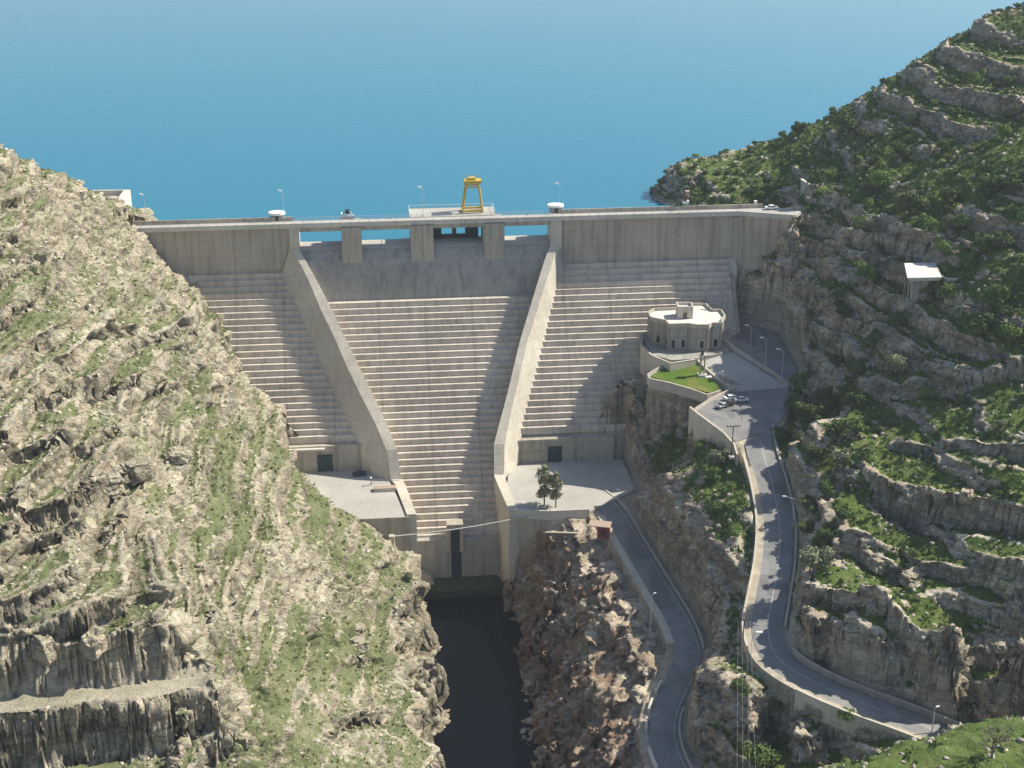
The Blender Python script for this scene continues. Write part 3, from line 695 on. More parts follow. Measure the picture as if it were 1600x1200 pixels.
# core bodies behind the steps
def core(name, u0, u1):
    prof = [(4,-110),(4,-1.6),(-0.0,-1.6),(-0.0,-16.6)]
    v = 0.0
    prof += [(-36.0,-16.6-1.25*36.0-0.6),(-36.0,-110)]
    b = MB(); b.extr(prof, u0, u1); return b.build(name, M['concrete'], dam)
core('dam_body', -34, 48.6); core('dam_body', 134.6, 191.5)
b = MB()
prof = [(10,-110),(10,-10.6),(8.5,-9.0),(6.5,-8.2),(4,-8.0),(1.5,-8.35),(-0.5,-9.6),(-2.2,-12.0),(-3.6,-15.4),(-4.6,-19.0),(-5.3,-22.5),(-5.6,-24.6),(-36.1,-24.6-1.25*30.5),(-36.1,-110)]
MB().extr([(-36.12,-24.6-1.25*30.5),(-53.0,-24.6-1.25*47.4),(-53.0,-110),(-36.12,-110)], 73.5, 112.5).build('spillway_body', M['stained'], dam)
b.extr(prof, 48.6, 134.6); ob = b.build('spillway_body', M['stained'], dam)
MB().extr([(9.2,-9.5),(8.4,-8.85),(6.5,-8.1),(4,-7.9),(1.5,-8.25),(0.2,-8.9),(0.2,-9.5)], 50.7, 131.0).build('sill', M['pave'], dam)
for k in range(nst):
    zt = -16.0-STEP*k; vf = TREAD*(k+1)-0.15
    if k < 26:
        # left block: hidden end buried in the hillside
        MB().box(-30+k*0.9, lw_out(vf)+0.8, -vf, -vf+3.4, zt-2.3, zt).build('step', M['face'], dam)
        MB().box(rw_out(vf)-0.8, 190.0, -vf, -vf+3.4, zt-2.3, zt).build('step', M['face'], dam)
for k in range(5, 41):
    zt = -16.0-STEP*k; vf = TREAD*(k+1)-0.15
    MB().box(lerp(LW_IN, vf)-0.6, lerp(RW_IN, vf)+0.6, -vf, -vf+3.4, zt-2.3, zt).build('step', M['face'], dam)
# toe wall and mossy apron
vt = TREAD*41-0.15
MB().box(76.0, 109.5, -vt-2.4, -vt+3.5, -110, -84.6).build('toe_wall', M['stained'], dam)
MB().box(79.5, 112, -vt-11, -vt-2.38, -110, -97.6).build('apron', M['moss'], dam)
MB().box(83, 88.5, -vt-10.6, -vt-8.2, -97.6, -97.1).build('apron', M['moss'], dam)
# outlet doorway in the spillway toe
dx = 95.2
b = MB(); b.box(dx-2.5, dx-1.4, -vt-2.8, -vt+1, -88.6, -80.5); b.box(dx+1.4, dx+2.5, -vt-2.8, -vt+1, -88.6, -80.5); b.box(dx-2.5, dx+2.5, -vt-2.82, -vt+1, -80.5, -79.4)
fr = b.build('outlet_doorway', M['concrete'], dam); MB().box(dx-1.4, dx+1.4, -vt-2.45, -vt-2.1, -88.6, -80.5).build('door', M['dark'], fr)
MB().prism([(dx-1.3,-vt-2.43),(dx+1.9,-vt-2.43),(dx+1.9,-vt-2.3),(dx-1.3,-vt-2.3)], [-97.6]*4, [-88.7]*4).build('stain', M['dark'], dam)
# training walls
def train(tin, tout, tbase, vs, name):
    vsn = []; fs = []
    for v in vs:
        a, c, e, z = lerp(tin, v), lerp(tout, v), lerp(tbase, v), ztop(v)
        zb = min(-16.2-1.25*v, z-1.0) if v < 43 else min(-69.6, z-1.0)
        vsn += [(a, -v, -110), (e, -v, -110), (e, -v, zb), (c, -v, z), (a, -v, z)]
    n = len(vs)
    for i in range(n-1):
        o = i*5; p = o+5
        for k in range(5): fs.append((o+k, p+k, p+(k+1) % 5, o+(k+1) % 5))
    fs += [(0,1,2,3,4), tuple(5*n-5+k for k in range(5))]
    return MB().add(vsn, fs).build(name, M['wallc'], dam)
train(LW_IN, LW_OUT, LW_BASE, [0.8, 5, 9, 14, 20, 26, 32, 38, 43, 46.5, 50, 58, 70.8], 'training_wall')
train(RW_IN, RW_OUT, RW_BASE, [0.8, 5, 10, 16, 22, 28, 33, 38, 42.8, 46.5, 55, 71.2], 'training_wall')
# end piers at the crest, where the training walls start
MB().extr([(8,-24),(8,-1.4),(-0.9,-1.1),(-1.3,-7.3),(-1.3,-24)], 47.6, 50.6).build('end_pier', M['wallc'], dam)
MB().extr([(8,-24),(8,-1.4),(-0.9,-1.1),(-1.3,-7.0),(-1.3,-24)], 131.0, 134.6).build('end_pier', M['wallc'], dam)
# intermediate piers
for u0, u1 in ((64,70.4),(86,93.2),(109.3,116)):
    MB().extr([(9,-24),(9,-1.5),(-1.6,-1.5),(-1.9,-6),(-3.2,-19.5),(-5.0,-24)], u0, u1).build('pier', M['concrete'], dam)
# crest road deck, parapets
MB().box(-14, 192.6, -0.95, 3.4, -1.2, -0.15).build('crest_deck', M['deck'], dam)
MB().box(-14, 192.5, -0.7, 3.0, -0.15, -0.1).build('crest_road', M['pave'], dam)
MB().box(-14, 192.6, -1.25, -0.95, -1.25, 0.25).build('parapet', M['deck'], dam)
MB().box(-14, 49, 3.0, 3.4, -0.15, 1.25).build('parapet', M['concrete'], dam)
MB().box(134, 201.5, 3.0, 3.4, -0.15, 1.25).build('parapet', M['concrete'], dam)
rl = MB()
for i in range(45):
    u = 50+i*1.9; rl.box(u, u+0.08, 3.2, 3.28, -0.15, 1.0)
for z in (0.45, 0.95): rl.box(50, 134, 3.2, 3.28, z, z+0.07)
rl.build('railing', M['pole'], dam)
rl = MB()
for i in range(66):
    u = -4+i*2.95; rl.box(u, u+0.09, -1.16, -1.07, 0.2, 1.1)
rl.box(-4, 190, -1.15, -1.08, 1.05, 1.12); rl.build('railing', M['pole'], dam)
# thickened deck ribs under the bridge
for u0, u1 in ((50.8,64),(70.4,86),(93.2,109.3),(116,131)):
    MB().box(u0, u1, -0.7, 0.5, -2.7, -1.22).build('bridge_girder', M['concrete'], dam)
    MB().box(u0, u1, 2.0, 3.0, -2.7, -1.22).build('bridge_girder', M['concrete'], dam)
# wide upstream service deck in the middle
MB().box(86, 113.5, 3.42, 13.5, -1.3, 0.02).build('service_deck', M['pave'], dam)
rl = MB()
for i in range(15): rl.box(86+i*1.95, 86.1+i*1.95, 13.3, 13.4, 0, 1.2)
rl.box(86, 113.5, 13.3, 13.4, 1.1, 1.2); rl.box(86, 86.1, 3.5, 13.4, 1.1, 1.2); rl.box(113.4, 113.5, 3.5, 13.4, 1.1, 1.2)
rl.build('railing', M['white'], dam)
b = MB()
for x in (87,100,112): b.box(x, x+1.4, 11.5, 12.9, -30, -1.5)
b.build('deck_column', M['concrete'], dam)
# gates in the middle bay
MB().box(93.6, 96.2, 6.0, 8.0, -8.3, -3.4).build('gate_block', M['dark'], dam)
MB().box(104.0, 108.2, 6.0, 8.0, -8.3, -3.0).build('gate_block', M['dark'], dam)
MB().box(96.2, 104.0, 6.6, 7.4, -8.4, -7.0).build('gate_beam', M['dark'], dam)
# angled wing block at the right end
P1 = U(1166,330,0); P2 = U(1230,336,0)
def loc(p): q = np.asarray(p)-A; return (float(q@uu), -float(q@vv), float(q[2]))
l1 = loc(P1); l2 = loc(P2)
l1 = (193.0, 0.0); 
b = MB(); b.prism([(192.4,-0.05),(l2[0]+2,l2[1]),(l2[0]+6,l2[1]+12),(194,4)], -40, -0.95); b.build('wing_block', M['concrete'], dam)
b = MB(); b.wall([(192.5,-1.1,0.25),(l2[0]+2,l2[1]-0.9,0.25)], -1.25, 0.3); b.build('parapet', M['deck'], dam)
b = MB(); b.prism([(192.7,-0.7),(l2[0]+3,l2[1]-0.4),(l2[0]+9,l2[1]+8),(192.7,3.3)], -0.9, -0.08); b.build('crest_road', M['pave'], dam)
# buttress at the foot of the wing
MB().prism([(190.05,-3.0),(192.6,-3.0),(192.6,0),(190.05,0)], -60, [-19,-19,-15.8,-15.8]).build('buttress', M['wallc'], dam)
MB().box(191, 193.2, -0.6, 0, -16, -1.8).build('buttress', M['concrete'], dam)
# abutment blocks with the two galleries
def vpix(px, py, z): p = U(px, py, z); return dam_uv(p)
bl = MB(); bl.box(40, 69.5, -37.3, -30, -75, -60.9); bl.build('gallery_block', M['concrete'], dam)
MB().box(113.5, 147, -37.7, -30, -75, -61.6).build('gallery_block', M['concrete'], dam)
MB().box(44, 56.5, -38.6, -37.32, -61.9, -61.3).build('canopy', M['deck'], dam)
def gallery(u0, u1, y, z0, z1):
    b = MB(); b.box(u0-0.4, u0, y-0.25, y+0.3, z0, z1); b.box(u1, u1+0.4, y-0.25, y+0.3, z0, z1); b.box(u0-0.4, u1+0.4, y-0.26, y+0.3, z1, z1+0.35)
    f = b.build('gallery_gate', M['concrete'], dam)
    MB().box(u0, u1, y-0.1, y+0.05, z0, z1).build('door', M['teal'], f)
gallery(54.0, 58.8, -37.3, PLAT_Z, PLAT_Z+6.0); gallery(126.0, 130.6, -37.7, PLAT_Z, PLAT_Z+5.6)
pl = MB()
for i in range(3): pl.box(117.5+i*3.0, 117.7+i*3.0, -37.9, -37.68, PLAT_Z, -61.8)
pl.box(117, 125.6, -37.85, -37.68, -65.9, -65.6); pl.build('pilaster', M['stained'], dam)
# platforms with front retaining walls
def platform(poly_uv, mpave):
    P = [(a, -c) for a, c in poly_uv]
    MB().prism(P, -112, PLAT_Z-0.02).build('platform', M['concrete'], dam)
    Pc = np.mean(np.array(P), axis=0); Q = [(Pc[0]+(p[0]-Pc[0])*0.985, Pc[1]+(p[1]-Pc[1])*0.985) for p in P]
    MB().prism(Q, PLAT_Z-0.5, PLAT_Z+0.02).build('platform_paving', mpave, dam)
platform([(81.0,71.2),(60,71.2),(40,71.2),(36,37.0),(70,37.0),(76,46.5),(78.5,60)], M['pave'])
platform([(112.5,71.0),(122,73.2),(134,73.2),(150,60),(150,37.5),(115.5,37.5),(112.6,46.5),(110.4,60)], M['pave'])
b = MB(); b.wall([(110.8,-71.0,PLAT_Z+0.9),(122,-73.2,PLAT_Z+0.9),(134,-73.2,PLAT_Z+0.9)], PLAT_Z-2, 0.35); b.build('parapet', M['deck'], dam)
print('dam', round(time.time()-T0, 1))
#@@OBJECTS
# ---------------------------------------------------------------- roads, yards, lawn
def strip(name, line, hw, z0, thick, m, off=0.0, kind='structure', parent=None):
    P = [Vector(p) for p in line]; vs = []; fs = []; n = len(P)
    for i in range(n):
        d = (P[min(i+1,n-1)]-P[max(i-1,0)]); d.z = 0; d.normalize(); nn = Vector((-d.y, d.x, 0)); c = P[i]+nn*off
        a = c+nn*hw; b_ = c-nn*hw
        vs += [(a.x,a.y,a.z+z0-thick),(b_.x,b_.y,b_.z+z0-thick),(b_.x,b_.y,b_.z+z0),(a.x,a.y,a.z+z0)]
    for i in range(n-1):
        a = i*4; b_ = a+4
        for k in range(4): fs.append((a+k,b_+k,b_+(k+1)%4,a+(k+1)%4))
    fs += [(0,1,2,3),(4*n-1,4*n-2,4*n-3,4*n-4)]
    o = MB().add(vs, fs).build(name, m, parent)
    if kind: o['kind'] = kind
    return o
def flat(name, poly, dz, thick, m, kind='structure'):
    b = MB(); b.prism([p[:2] for p in poly], [p[2]+dz-thick for p in poly], [p[2]+dz for p in poly]); o = b.build(name, m)
    if kind: o['kind'] = kind
    return o
strip('upper_road', ROADA, 3.9, 0.0, 0.5, M['asphalt'])
strip('lower_road', ROADB, 3.3, 0.0, 0.5, M['asphalt'])
M['line'] = plain('faded_road_paint', (0.42,0.42,0.41), 0.8, var=0.2)
strip('edge_line', ROADA[14:], 0.09, 0.012, 0.05, M['line'], off=0.6)
strip('edge_line', ROADB[2:], 0.07, 0.012, 0.05, M['line'], off=2.7)
M['gravelc'] = plain('dusty_verge', (0.36,0.32,0.25), 0.95, var=0.3, scale=0.5)
strip('road_shoulder', ROADB[10:38], 1.0, 0.01, 0.5, M['kerb'], off=-4.25)
strip('road_verge', ROADA[20:], 0.9, 0.02, 0.5, M['gravelc'], off=-4.3)
flat('yard', YARD, 0.03, 0.6, M['asphalt']); flat('car_park', TOPYARD, 0.03, 0.8, M['asphalt'])
flat('villa_terrace', VILLAFLAT, 0.02, 9.5, M['stained'])
flat('forecourt', FORE, 0.1, 0.9, M['pave']); flat('lawn', LAWN, 0.04, 0.8, M['lawn'])

def wall_thing(label, line, h, depth, w, m, name='retaining_wall', cat='wall', group=None, cap=True):
    P = [tuple(p) for p in line]
    root = thing(name, label, cat, (P[0][0], P[0][1], P[0][2]), group=group)
    L = [(p[0]-P[0][0], p[1]-P[0][1], p[2]-P[0][2]+h) for p in P]
    MB().wall(L, [p[2]-h-depth for p in L], w).build('wall_body', m, root)
    if cap: MB().wall([(p[0],p[1],p[2]+0.12) for p in L], [p[2] for p in L], w+0.12).build('coping', M['kerb'], root)
    return root
def side(line, off, i0=0, i1=None):
    P = [np.array(p) for p in line]; out = []; n = len(P)
    for i in range(i0, i1 or n):
        d = P[min(i+1,n-1)]-P[max(i-1,0)]; d = d/np.hypot(d[0], d[1]); out.append(P[i]+np.array([-d[1], d[0], 0])*off)
    return out
wall_thing('tall pale retaining wall below the corner of the asphalt yard with the cars', [U(1078,640,-42),U(1087,648,-42),U(1130,680,-43),U(1147,698,-43.4),U(1152,715,-44)], 0.9, 7.5, 0.5, M['wallc'])
wall_thing('long low pale guard wall on the outer edge of the upper road above the cliff', side(ROADA,-5.3,18,62), 0.85, 3.5, 0.45, M['kerb'], name='guard_wall')
wall_thing('pale retaining wall holding up the outer edge of the upper road near its bottom bend', side(ROADA,-5.4,72,100), 0.55, 4.6, 0.5, M['wallc'])
wall_thing('low kerb wall at the foot of the rocks on the inner side of the upper road', side(ROADA,4.7,10,56), 0.55, 1.2, 0.4, M['stained'], name='kerb_wall')
wall_thing('low masonry wall under the banded cliffs along the bottom stretch of the upper road', side(ROADA,4.6,64,104), 1.5, 1.0, 0.5, M['masonry'], name='stone_wall')
wall_thing('kerb wall between the lower road and the foot of the shaded cliff', side(ROADB,3.9,4,40), 0.5, 1.2, 0.35, M['stained'], name='kerb_wall')
for i, (a, b_) in enumerate(((50,54),(55,59),(60,64),(67,72))):
    wall_thing(['uppermost white guard block beside the bend of the lower road','second white guard block beside the bend of the lower road','third white guard block beside the bend of the lower road','lowest white guard block beside the lower road at the picture edge'][i],
               side(ROADB,-3.9,a,b_), 0.9, 1.0, 0.6, M['deck'], name='guard_block', cat='guard wall', group='guard blocks along the lower road', cap=False)
wall_thing('low kerb wall on the inner side of the lower road bend under the big rock', side(ROADB,3.9,56,76), 0.6, 1.0, 0.35, M['kerb'], name='kerb_wall')
# lawn walls, villa ramp wall
wall_thing('low pale border wall curving round the front of the green lawn', [U(1085,561,-36.8),U(1056,562,-37),U(1035,573,-37.9),U(1012,587,-38.7),U(1016,594,-39.1)], 0.45, 2.5, 0.45, M['deck'], name='border_wall')
wall_thing('low grey border wall along the near edge of the green lawn', [U(1016,594,-39.2),U(1045,600,-39.9),U(1080,610,-40.9),U(1105,619,-41.5),U(1124,613,-41.5)], 0.5, 2.5, 0.45, M['kerb'], name='border_wall')
wall_thing('sloping wall between the green lawn and the pale forecourt', [U(1086,562,-37.0),U(1105,581,-38.9),U(1128,600,-40.8),U(1148,612,-41.7)], 0.8, 2.5, 0.5, M['kerb'], name='border_wall')
wall_thing('long sloping concrete wall between the pale forecourt and the shaded car park', [U(1129,533,-35.6),U(1150,549,-36.9),U(1180,568,-38.6),U(1210,587,-40.2),U(1232,604,-41.5)], 0.9, 3.0, 0.7, M['wallc'])
wall_thing('curved concrete retaining wall under the left side of the stone villa', [U(1003,525,-36),U(1002,540,-36),U(1018,556,-36),U(1048,569,-36.1),U(1086,563,-36.4)], 0.3, 9.0, 0.6, M['wallc'])
wall_thing('low white wall on the edge of the yard behind the parked cars', [U(1085,642,-41.9),U(1110,626,-41.9),U(1150,606.5,-41.9)], 0.6, 1.0, 0.4, M['deck'], name='border_wall')

# ---------------------------------------------------------------- villa
RZ = -27.0
vo = [(1012,486),(1022,481),(1054,480),(1082,473),(1103,473),(1113,482.5),(1127,482.5),(1134,492),(1129,498),(1129,504),(1113,504),(1108,507),(1089,507),(1076,505),(1044,506),(1040,500),(1016,495)]
VP = [U(x, y, RZ) for x, y in vo]; VC = np.mean(np.array(VP), axis=0)
villa = thing('villa', 'round fronted grey stone villa with flat white roof beside the stepped dam face', 'building', (VC[0], VC[1], -36))
VL = [(p[0]-VC[0], p[1]-VC[1]) for p in VP]
def inset(P, k): return [(x*k, y*k) for x, y in P]
MB().prism(inset(VL, 0.965), -0.5, 8.0).build('wall', M['masonry'], villa)
MB().prism(inset(VL, 0.95), 8.0, 8.15).build('roof', M['roofw'], villa)
par = MB(); n = len(VL)
for i in range(n):
    a = VL[i]; c = VL[(i+1) % n]
    par.wall([(a[0],a[1],9.0),(c[0],c[1],9.0)], 7.7, 0.45, side=1.0 if False else 0.0)
pp = par.build('parapet', M['kerb'], villa); pp['kind'] = 'stuff'
MB().prism(inset(VL, 0.985), 3.9, 4.25).build('string_course', M['stained'], villa)
MB().prism(inset(VL, 0.99), 7.35, 7.7).build('cornice', M['stained'], villa)
for i in list(range(9, 17))+[0]:
    a = Vector(VL[i]); c = Vector(VL[(i+1) % n]); d = c-a
    if d.length < 3: continue
    k = max(1, int(d.length/3.0)); nn = Vector((-d.y, d.x)).normalized()
    if nn.dot(a) < 0: nn = -nn
    dd = d.normalized()
    for j in range(k):
        m_ = a*0.965+d*0.965*((j+0.5)/k)
        def q(s, o): p = m_+dd*s+nn*o; return p
        for zb, zt, wd, nm in ((0.9, 3.2, 0.75, 'lower'), (5.0, 7.0, 0.7, 'upper')):
            b = MB(); P = [(-wd-0.2, zb-0.2), (wd+0.2, zb-0.2), (wd+0.2, zt), (wd*0.7, zt+0.5), (0, zt+0.7), (-wd*0.7, zt+0.5), (-wd-0.2, zt)]
            vs = []; m2 = len(P)
            for o in (0.02, 0.16):
                for s, z in P: p = q(s, o); vs.append((p.x, p.y, z))
            b.add(vs, [tuple(range(m2)), tuple(range(m2, 2*m2))]+[(t, (t+1)%m2, m2+(t+1)%m2, m2+t) for t in range(m2)])
            f = b.build('window', M['kerb'], villa)
            g = MB(); vs = []
            for o in (0.17, 0.2):
                for s, z in [(-wd, zb), (wd, zb), (wd, zt), (0, zt+0.4), (-wd, zt)]: p = q(s*0.8, o); vs.append((p.x, p.y, z))
            g.add(vs, [(0,1,2,3,4),(5,6,7,8,9)]+[(t,(t+1)%5,5+(t+1)%5,5+t) for t in range(5)]); g.build('pane', M['stained'] if nm == 'upper' else M['glass'], f)
    p = a*0.965
    MB().tube([(p.x, p.y, -0.3), (p.x, p.y, 7.4)], 0.42, 8).build('pilaster', M['masonry'], villa)
# open topped stair tower on the roof
TC = U(1069, 494, RZ-0.8); tx, ty = TC[0]-VC[0], TC[1]-VC[1]
b = MB()
for x0, x1, y0, y1 in ((-2.5,2.5,-2.3,-1.9),(-2.5,2.5,1.9,2.3),(-2.5,-2.1,-1.9,1.9),(2.1,2.5,-1.9,1.9)):
    b.box(tx+x0, tx+x1, ty+y0, ty+y1, 8.0, 12.2)
t_ = b.build('stair_tower', M['wallc'], villa)
MB().box(tx-2.1, tx+2.1, ty-1.9, ty+1.9, 8.0, 11.3).build('tower_roof', M['roofw'], villa)
MB().box(tx-0.6, tx+0.6, ty-2.4, ty-2.25, 8.2, 10.2).build('door', M['brown'], villa)
# small concrete head behind the villa
cp = thing('ventilation_post', 'small concrete post with a square cap behind the left end of the villa roof', 'post', U(1017,482,-30))
MB().box(-0.55,0.55,-0.55,0.55,-10,2.0).build('post', M['wallc'], cp); MB().box(-1.0,1.0,-0.9,0.9,2.0,2.8).build('cap', M['deck'], cp)
MB().bar((0.5,0,1.4),(4.5,0.5,-1.4),0.5,0.5).build('brace', M['deck'], cp)

# ---------------------------------------------------------------- lamps and poles
def lamp(label, base, h, az, arm, cat='street lamp', group=None, double=False, name='street_lamp', r=0.10, hs=1.0):
    t = thing(name, label, cat, base, az, group)
    MB().tube([(0,0,-0.5),(0,0,h)], r, 8, r*0.6).build('pole', M['pole'], t)
    MB().box(-0.25,0.25,-0.25,0.25,-0.4,0.35).build('base', M['kerb'], t)
    for s in ((1,-1) if double else (1,)):
        MB().bar((0,0,h-0.1),(arm*s,0,h+0.35),0.09).build('arm', M['pole'], t)
        hd = MB().box(arm*s-0.5*hs, arm*s+0.5*hs, -0.2*hs, 0.2*hs, h+0.3, h+0.3+0.2*hs).build('lamp_head', M['white'], t)
    return t
def on_v(px, v, py=340):
    d = ray(px, py); tt = ((A+vv*v-CAMP)@vv)/(d@vv); return CAMP+d*tt
for px, ytop, lab in ((228,303,'leftmost slim lamp post on the dam crest beside the left hillside'),(444,295,'slim lamp post on the dam crest beside the left round white kiosk roof'),
                (661,286,'slim lamp post on the dam crest just left of the yellow crane deck'),(874,283,'slim lamp post on the dam crest beside the right round white kiosk roof')):
    p = on_v(px, -4.0); lamp(lab, (p[0],p[1],0), 9.2, ALPHA+R(150), 1.1, r=0.085, hs=1.1)
for px, py, h, lab in ((1145,512,9.5,'lamp post on the sloping wall next to the right end of the villa'),(1172,556,9.8,'second lamp post from the villa along the wall of the shaded car park'),
                       (1195,580,10.6,'third lamp post from the villa along the wall of the shaded car park'),(1221,596,10.0,'lamp post nearest the road along the wall of the shaded car park')):
    p = U(px, py, -38.5 if px < 1160 else -40.0); lamp(lab, p, h, R(165), 1.6, group=None, double=False, r=0.13, hs=1.3)
p = U(1128,607,-42.5); lamp('short white lamp post at the right corner of the green lawn', p, 5.0, R(90), 0.6, r=0.09, hs=0.8)
p = U(1016,985,-73.2); lamp('thin dark pole on the rock edge left of the lower road', p, 10.5, R(20), 0.9, r=0.09, hs=0.7)
p = U(1213,835,-48.6)+np.array([2.2,0,0.0]); p = U(1214,822,-48.7); lamp('lamp post leaning over the shaded middle of the upper road', p+np.array([4.0,0,0]), 8.0, R(170), 2.6, r=0.08, hs=0.9)
p = U(1157,1040,-57.5); lamp('lamp with a white head on the bend above the big rock', p+np.array([2.5,1.5,0]), 7.5, R(0), 1.6, r=0.08, hs=1.5)
p = U(1456,1146,-62); lamp('short concrete lamp post at the bottom end of the upper road beside the grassy knoll', p, 6.4, R(20), 0.7, r=0.16, hs=0.9)
def utility(label, base, h, group=None, cross=1.9):
    t = thing('utility_pole', label, 'utility pole', base, R(10), group)
    MB().tube([(0,0,-0.5),(0,0,h)], 0.19, 8, 0.13).build('pole', M['wood'], t)
    for z in (h-0.35,): MB().box(-cross,cross,-0.09,0.09,z,z+0.2).build('crossarm', M['wood'], t)
    for x in (-cross+0.2, -cross*0.4, cross*0.4, cross-0.2): MB().tube([(x,0,h-0.15),(x,0,h+0.25)],0.09,6).build('insulator', M['dark'], t)
    MB().box(-0.7,0.7,-0.6,0.6,-0.4,0.25).build('base', M['deck'], t)
    return t
utility('wooden utility pole with crossarm at the edge of the upper road below the yard', U(1143,714,-43.7), 9.5)
p2 = U(1158,1044,-59.3); utility('dark utility pole with crossarm above the big rock between the two roads', p2, 13.0, cross=1.6)
for i, dx_ in enumerate((-1.4,-0.5,0.5,1.4)):
    a = Vector((p2[0]+dx_, p2[1], p2[2]+12.9)); e = Vector((p2[0]-14+dx_*2, p2[1]-120, p2[2]-6)); L = []
    for k in range(13):
        t_ = k/12; q_ = a.lerp(e, t_); q_.z -= 14*t_*(1-t_); L.append(q_)
    o = MB().tube(L, 0.013, 5).build('power_line', M['grey']); tag(o, ['leftmost','second from left','third from left','rightmost'][i]+' of the four thin power lines falling beside the big rock', 'cable', 'power lines from the pole above the big rock')

# ---------------------------------------------------------------- crest objects
cb = U(738, 332.5, 0.02)
cr = thing('gantry_crane', 'tall yellow gantry crane standing on the dam crest deck', 'crane', (cb[0], cb[1]+1.8, 0.05), ALPHA)
def leg(x, y): MB().bar((x*3.25, y*2.0, 0.5), (x*1.95, y*1.5, 9.6), 0.45, 0.45).build('leg', M['yellow'], cr)
for x in (-1,1):
    for y in (-1,1): leg(x, y)
for y in (-1,1): MB().box(-3.3,3.3,y*2.0-0.3,y*2.0+0.3,0.35,0.95).build('bottom_beam', M['yellow'], cr)
for x in (-1,1): MB().box(x*3.3-0.3,x*3.3+0.3,-1.7,1.7,0.3,0.8).build('end_carriage', M['yellow'], cr)
for x in (-1,1):
    for y in (-1,1): 
        MB().tube([(x*3.3-0.18,y*1.5,0.22),(x*3.3+0.18,y*1.5,0.22)],0.22,10).build('wheel', M['dark'], cr)
for y in (-1,1): MB().box(-1.9,1.9,y*1.52-0.22,y*1.52+0.22,8.2,8.6).build('cross_beam', M['yellow'], cr)
MB().box(-2.7,2.9,-1.9,1.9,9.6,10.5).build('top_platform', M['yellow'], cr)
MB().box(-1.2,1.0,-1.0,1.0,10.5,11.3).build('hoist', M['yellow'], cr)
rl = MB()
for x in (-2.6,-0.9,0.9,2.7):
    for y in (-1.8,1.8): rl.box(x,x+0.08,y-0.04,y+0.04,10.5,11.5)
for y in (-1.8,1.8): rl.box(-2.6,2.78,y-0.04,y+0.04,11.42,11.5)
rl.build('railing', M['yellow'], cr)
for px, lab in ((433,'round white roofed kiosk at the left end of the bridge section of the crest'),(868,'round white roofed kiosk at the right end of the bridge section of the crest')):
    p = on_v(px, -5.0); t = thing('kiosk', lab, 'kiosk', (p[0], p[1], -0.1), ALPHA)
    k = 24; sc = (3.1, 2.5)
    def ring(sx, sy, k_=0.86): sx *= k_; sy *= k_; return [(math.cos(2*math.pi*i/k)*sx, math.sin(2*math.pi*i/k)*sy) for i in range(k)]
    MB().prism(ring(2.4,1.9), 0, 1.9).build('wall', M['stained'], t); MB().prism(ring(3.1,2.5), 1.9, 2.6).build('roof', M['white'], t)
    MB().box(-0.5,0.5,-2.05,-1.75,0.1,1.7).build('door', M['dark'], t)
p = on_v(543, -4.6); t = thing('hoist_unit', 'small grey hoist with a dark drum on the dam crest between the two white kiosks', 'hoist', (p[0],p[1],-0.1), ALPHA)
MB().box(-2.2,2.2,-1.2,1.2,0,0.9).build('base', M['grey'], t); MB().tube([(-0.6,0,2.2),(0.7,0,2.2)],0.75,12).build('drum', M['dark'], t)
MB().bar((-1.9,-0.9,0.9),(-0.4,0,2.6),0.22).build('leg', M['grey'], t); MB().bar((1.9,-0.9,0.9),(0.4,0,2.6),0.22).build('leg', M['grey'], t)
MB().box(-2.0,-1.6,-1.1,1.1,0.9,1.8).build('panel', M['white'], t)
p = on_v(1070, -4.3); t = thing('watch_post', 'brown and white watch post on a mast at the right part of the dam crest', 'watch post', (p[0],p[1],-0.1), ALPHA)
for x in (-0.45,0.45): MB().box(x-0.12,x+0.12,-0.12,0.12,0,3.4).build('leg', M['white'], t)
MB().box(-1.0,1.0,-0.8,0.8,2.0,2.9).build('platform', M['white'], t); MB().box(-0.9,0.7,-0.7,0.7,3.3,5.6).build('cabin', M['brown'], t); MB().box(-0.2,1.15,-0.9,0.9,4.6,6.1).build('hood', M['pink'], t)
MB().box(-0.9,0.3,-0.95,0.5,2.9,3.3).build('step_plate', M['brown'], t)
p = on_v(1157, -4.3); t = thing('dead_trunk', 'pale yellow forked trunk leaning behind the parapet at the right end of the crest', 'tree trunk', (p[0],p[1]+0.5,-0.6), ALPHA)
MB().tube([(0.3,0,-0.5),(0.1,0,1.6),(-0.3,0,3.0),(-0.9,0.2,4.3)],0.32,8,0.12).build('trunk', plain('pale_trunk',(0.5,0.40,0.2),0.9), t); MB().tube([(0.1,0,1.4),(0.5,0,3.0),(0.2,0,4.1)],0.22,8,0.1).build('branch', bpy.data.materials['pale_trunk'], t)
p = on_v(1179, -3.9); t = thing('parapet_post', 'short white square post on the far parapet near the crest car', 'post', (p[0],p[1],-0.1), ALPHA)
MB().box(-0.4,0.4,-0.4,0.4,0,2.0).build('shaft', M['white'], t); MB().box(-0.5,0.5,-0.5,0.5,2.0,2.25).build('cap', M['white'], t)
# terrace with white walls behind the left hillside
ic = U(197,299,1.0)
t = thing('intake_terrace', 'paved terrace with thick white corner walls behind the top of the left hillside', 'terrace', (ic[0],ic[1],0))
MB().prism([(-26,-6),(-17,-0.5),(-0.2,-0.5),(0.5,-30),(-20,-30)], -26, -0.3).build('paving', M['kerb'], t)
MB().wall([(-24,-5,0.9),(-17,0,1.3),(0,0,1.5)], -26, 0.9).build('back_wall', M['deck'], t)
MB().wall([(0.3,0.4,1.5),(0.9,-14,1.3),(1.6,-29,1.1)], -26, 2.2).build('side_wall', M['deck'], t)
MB().box(1.4,4.4,-31,-29.2,-3,1.4).build('end_block', M['deck'], t)
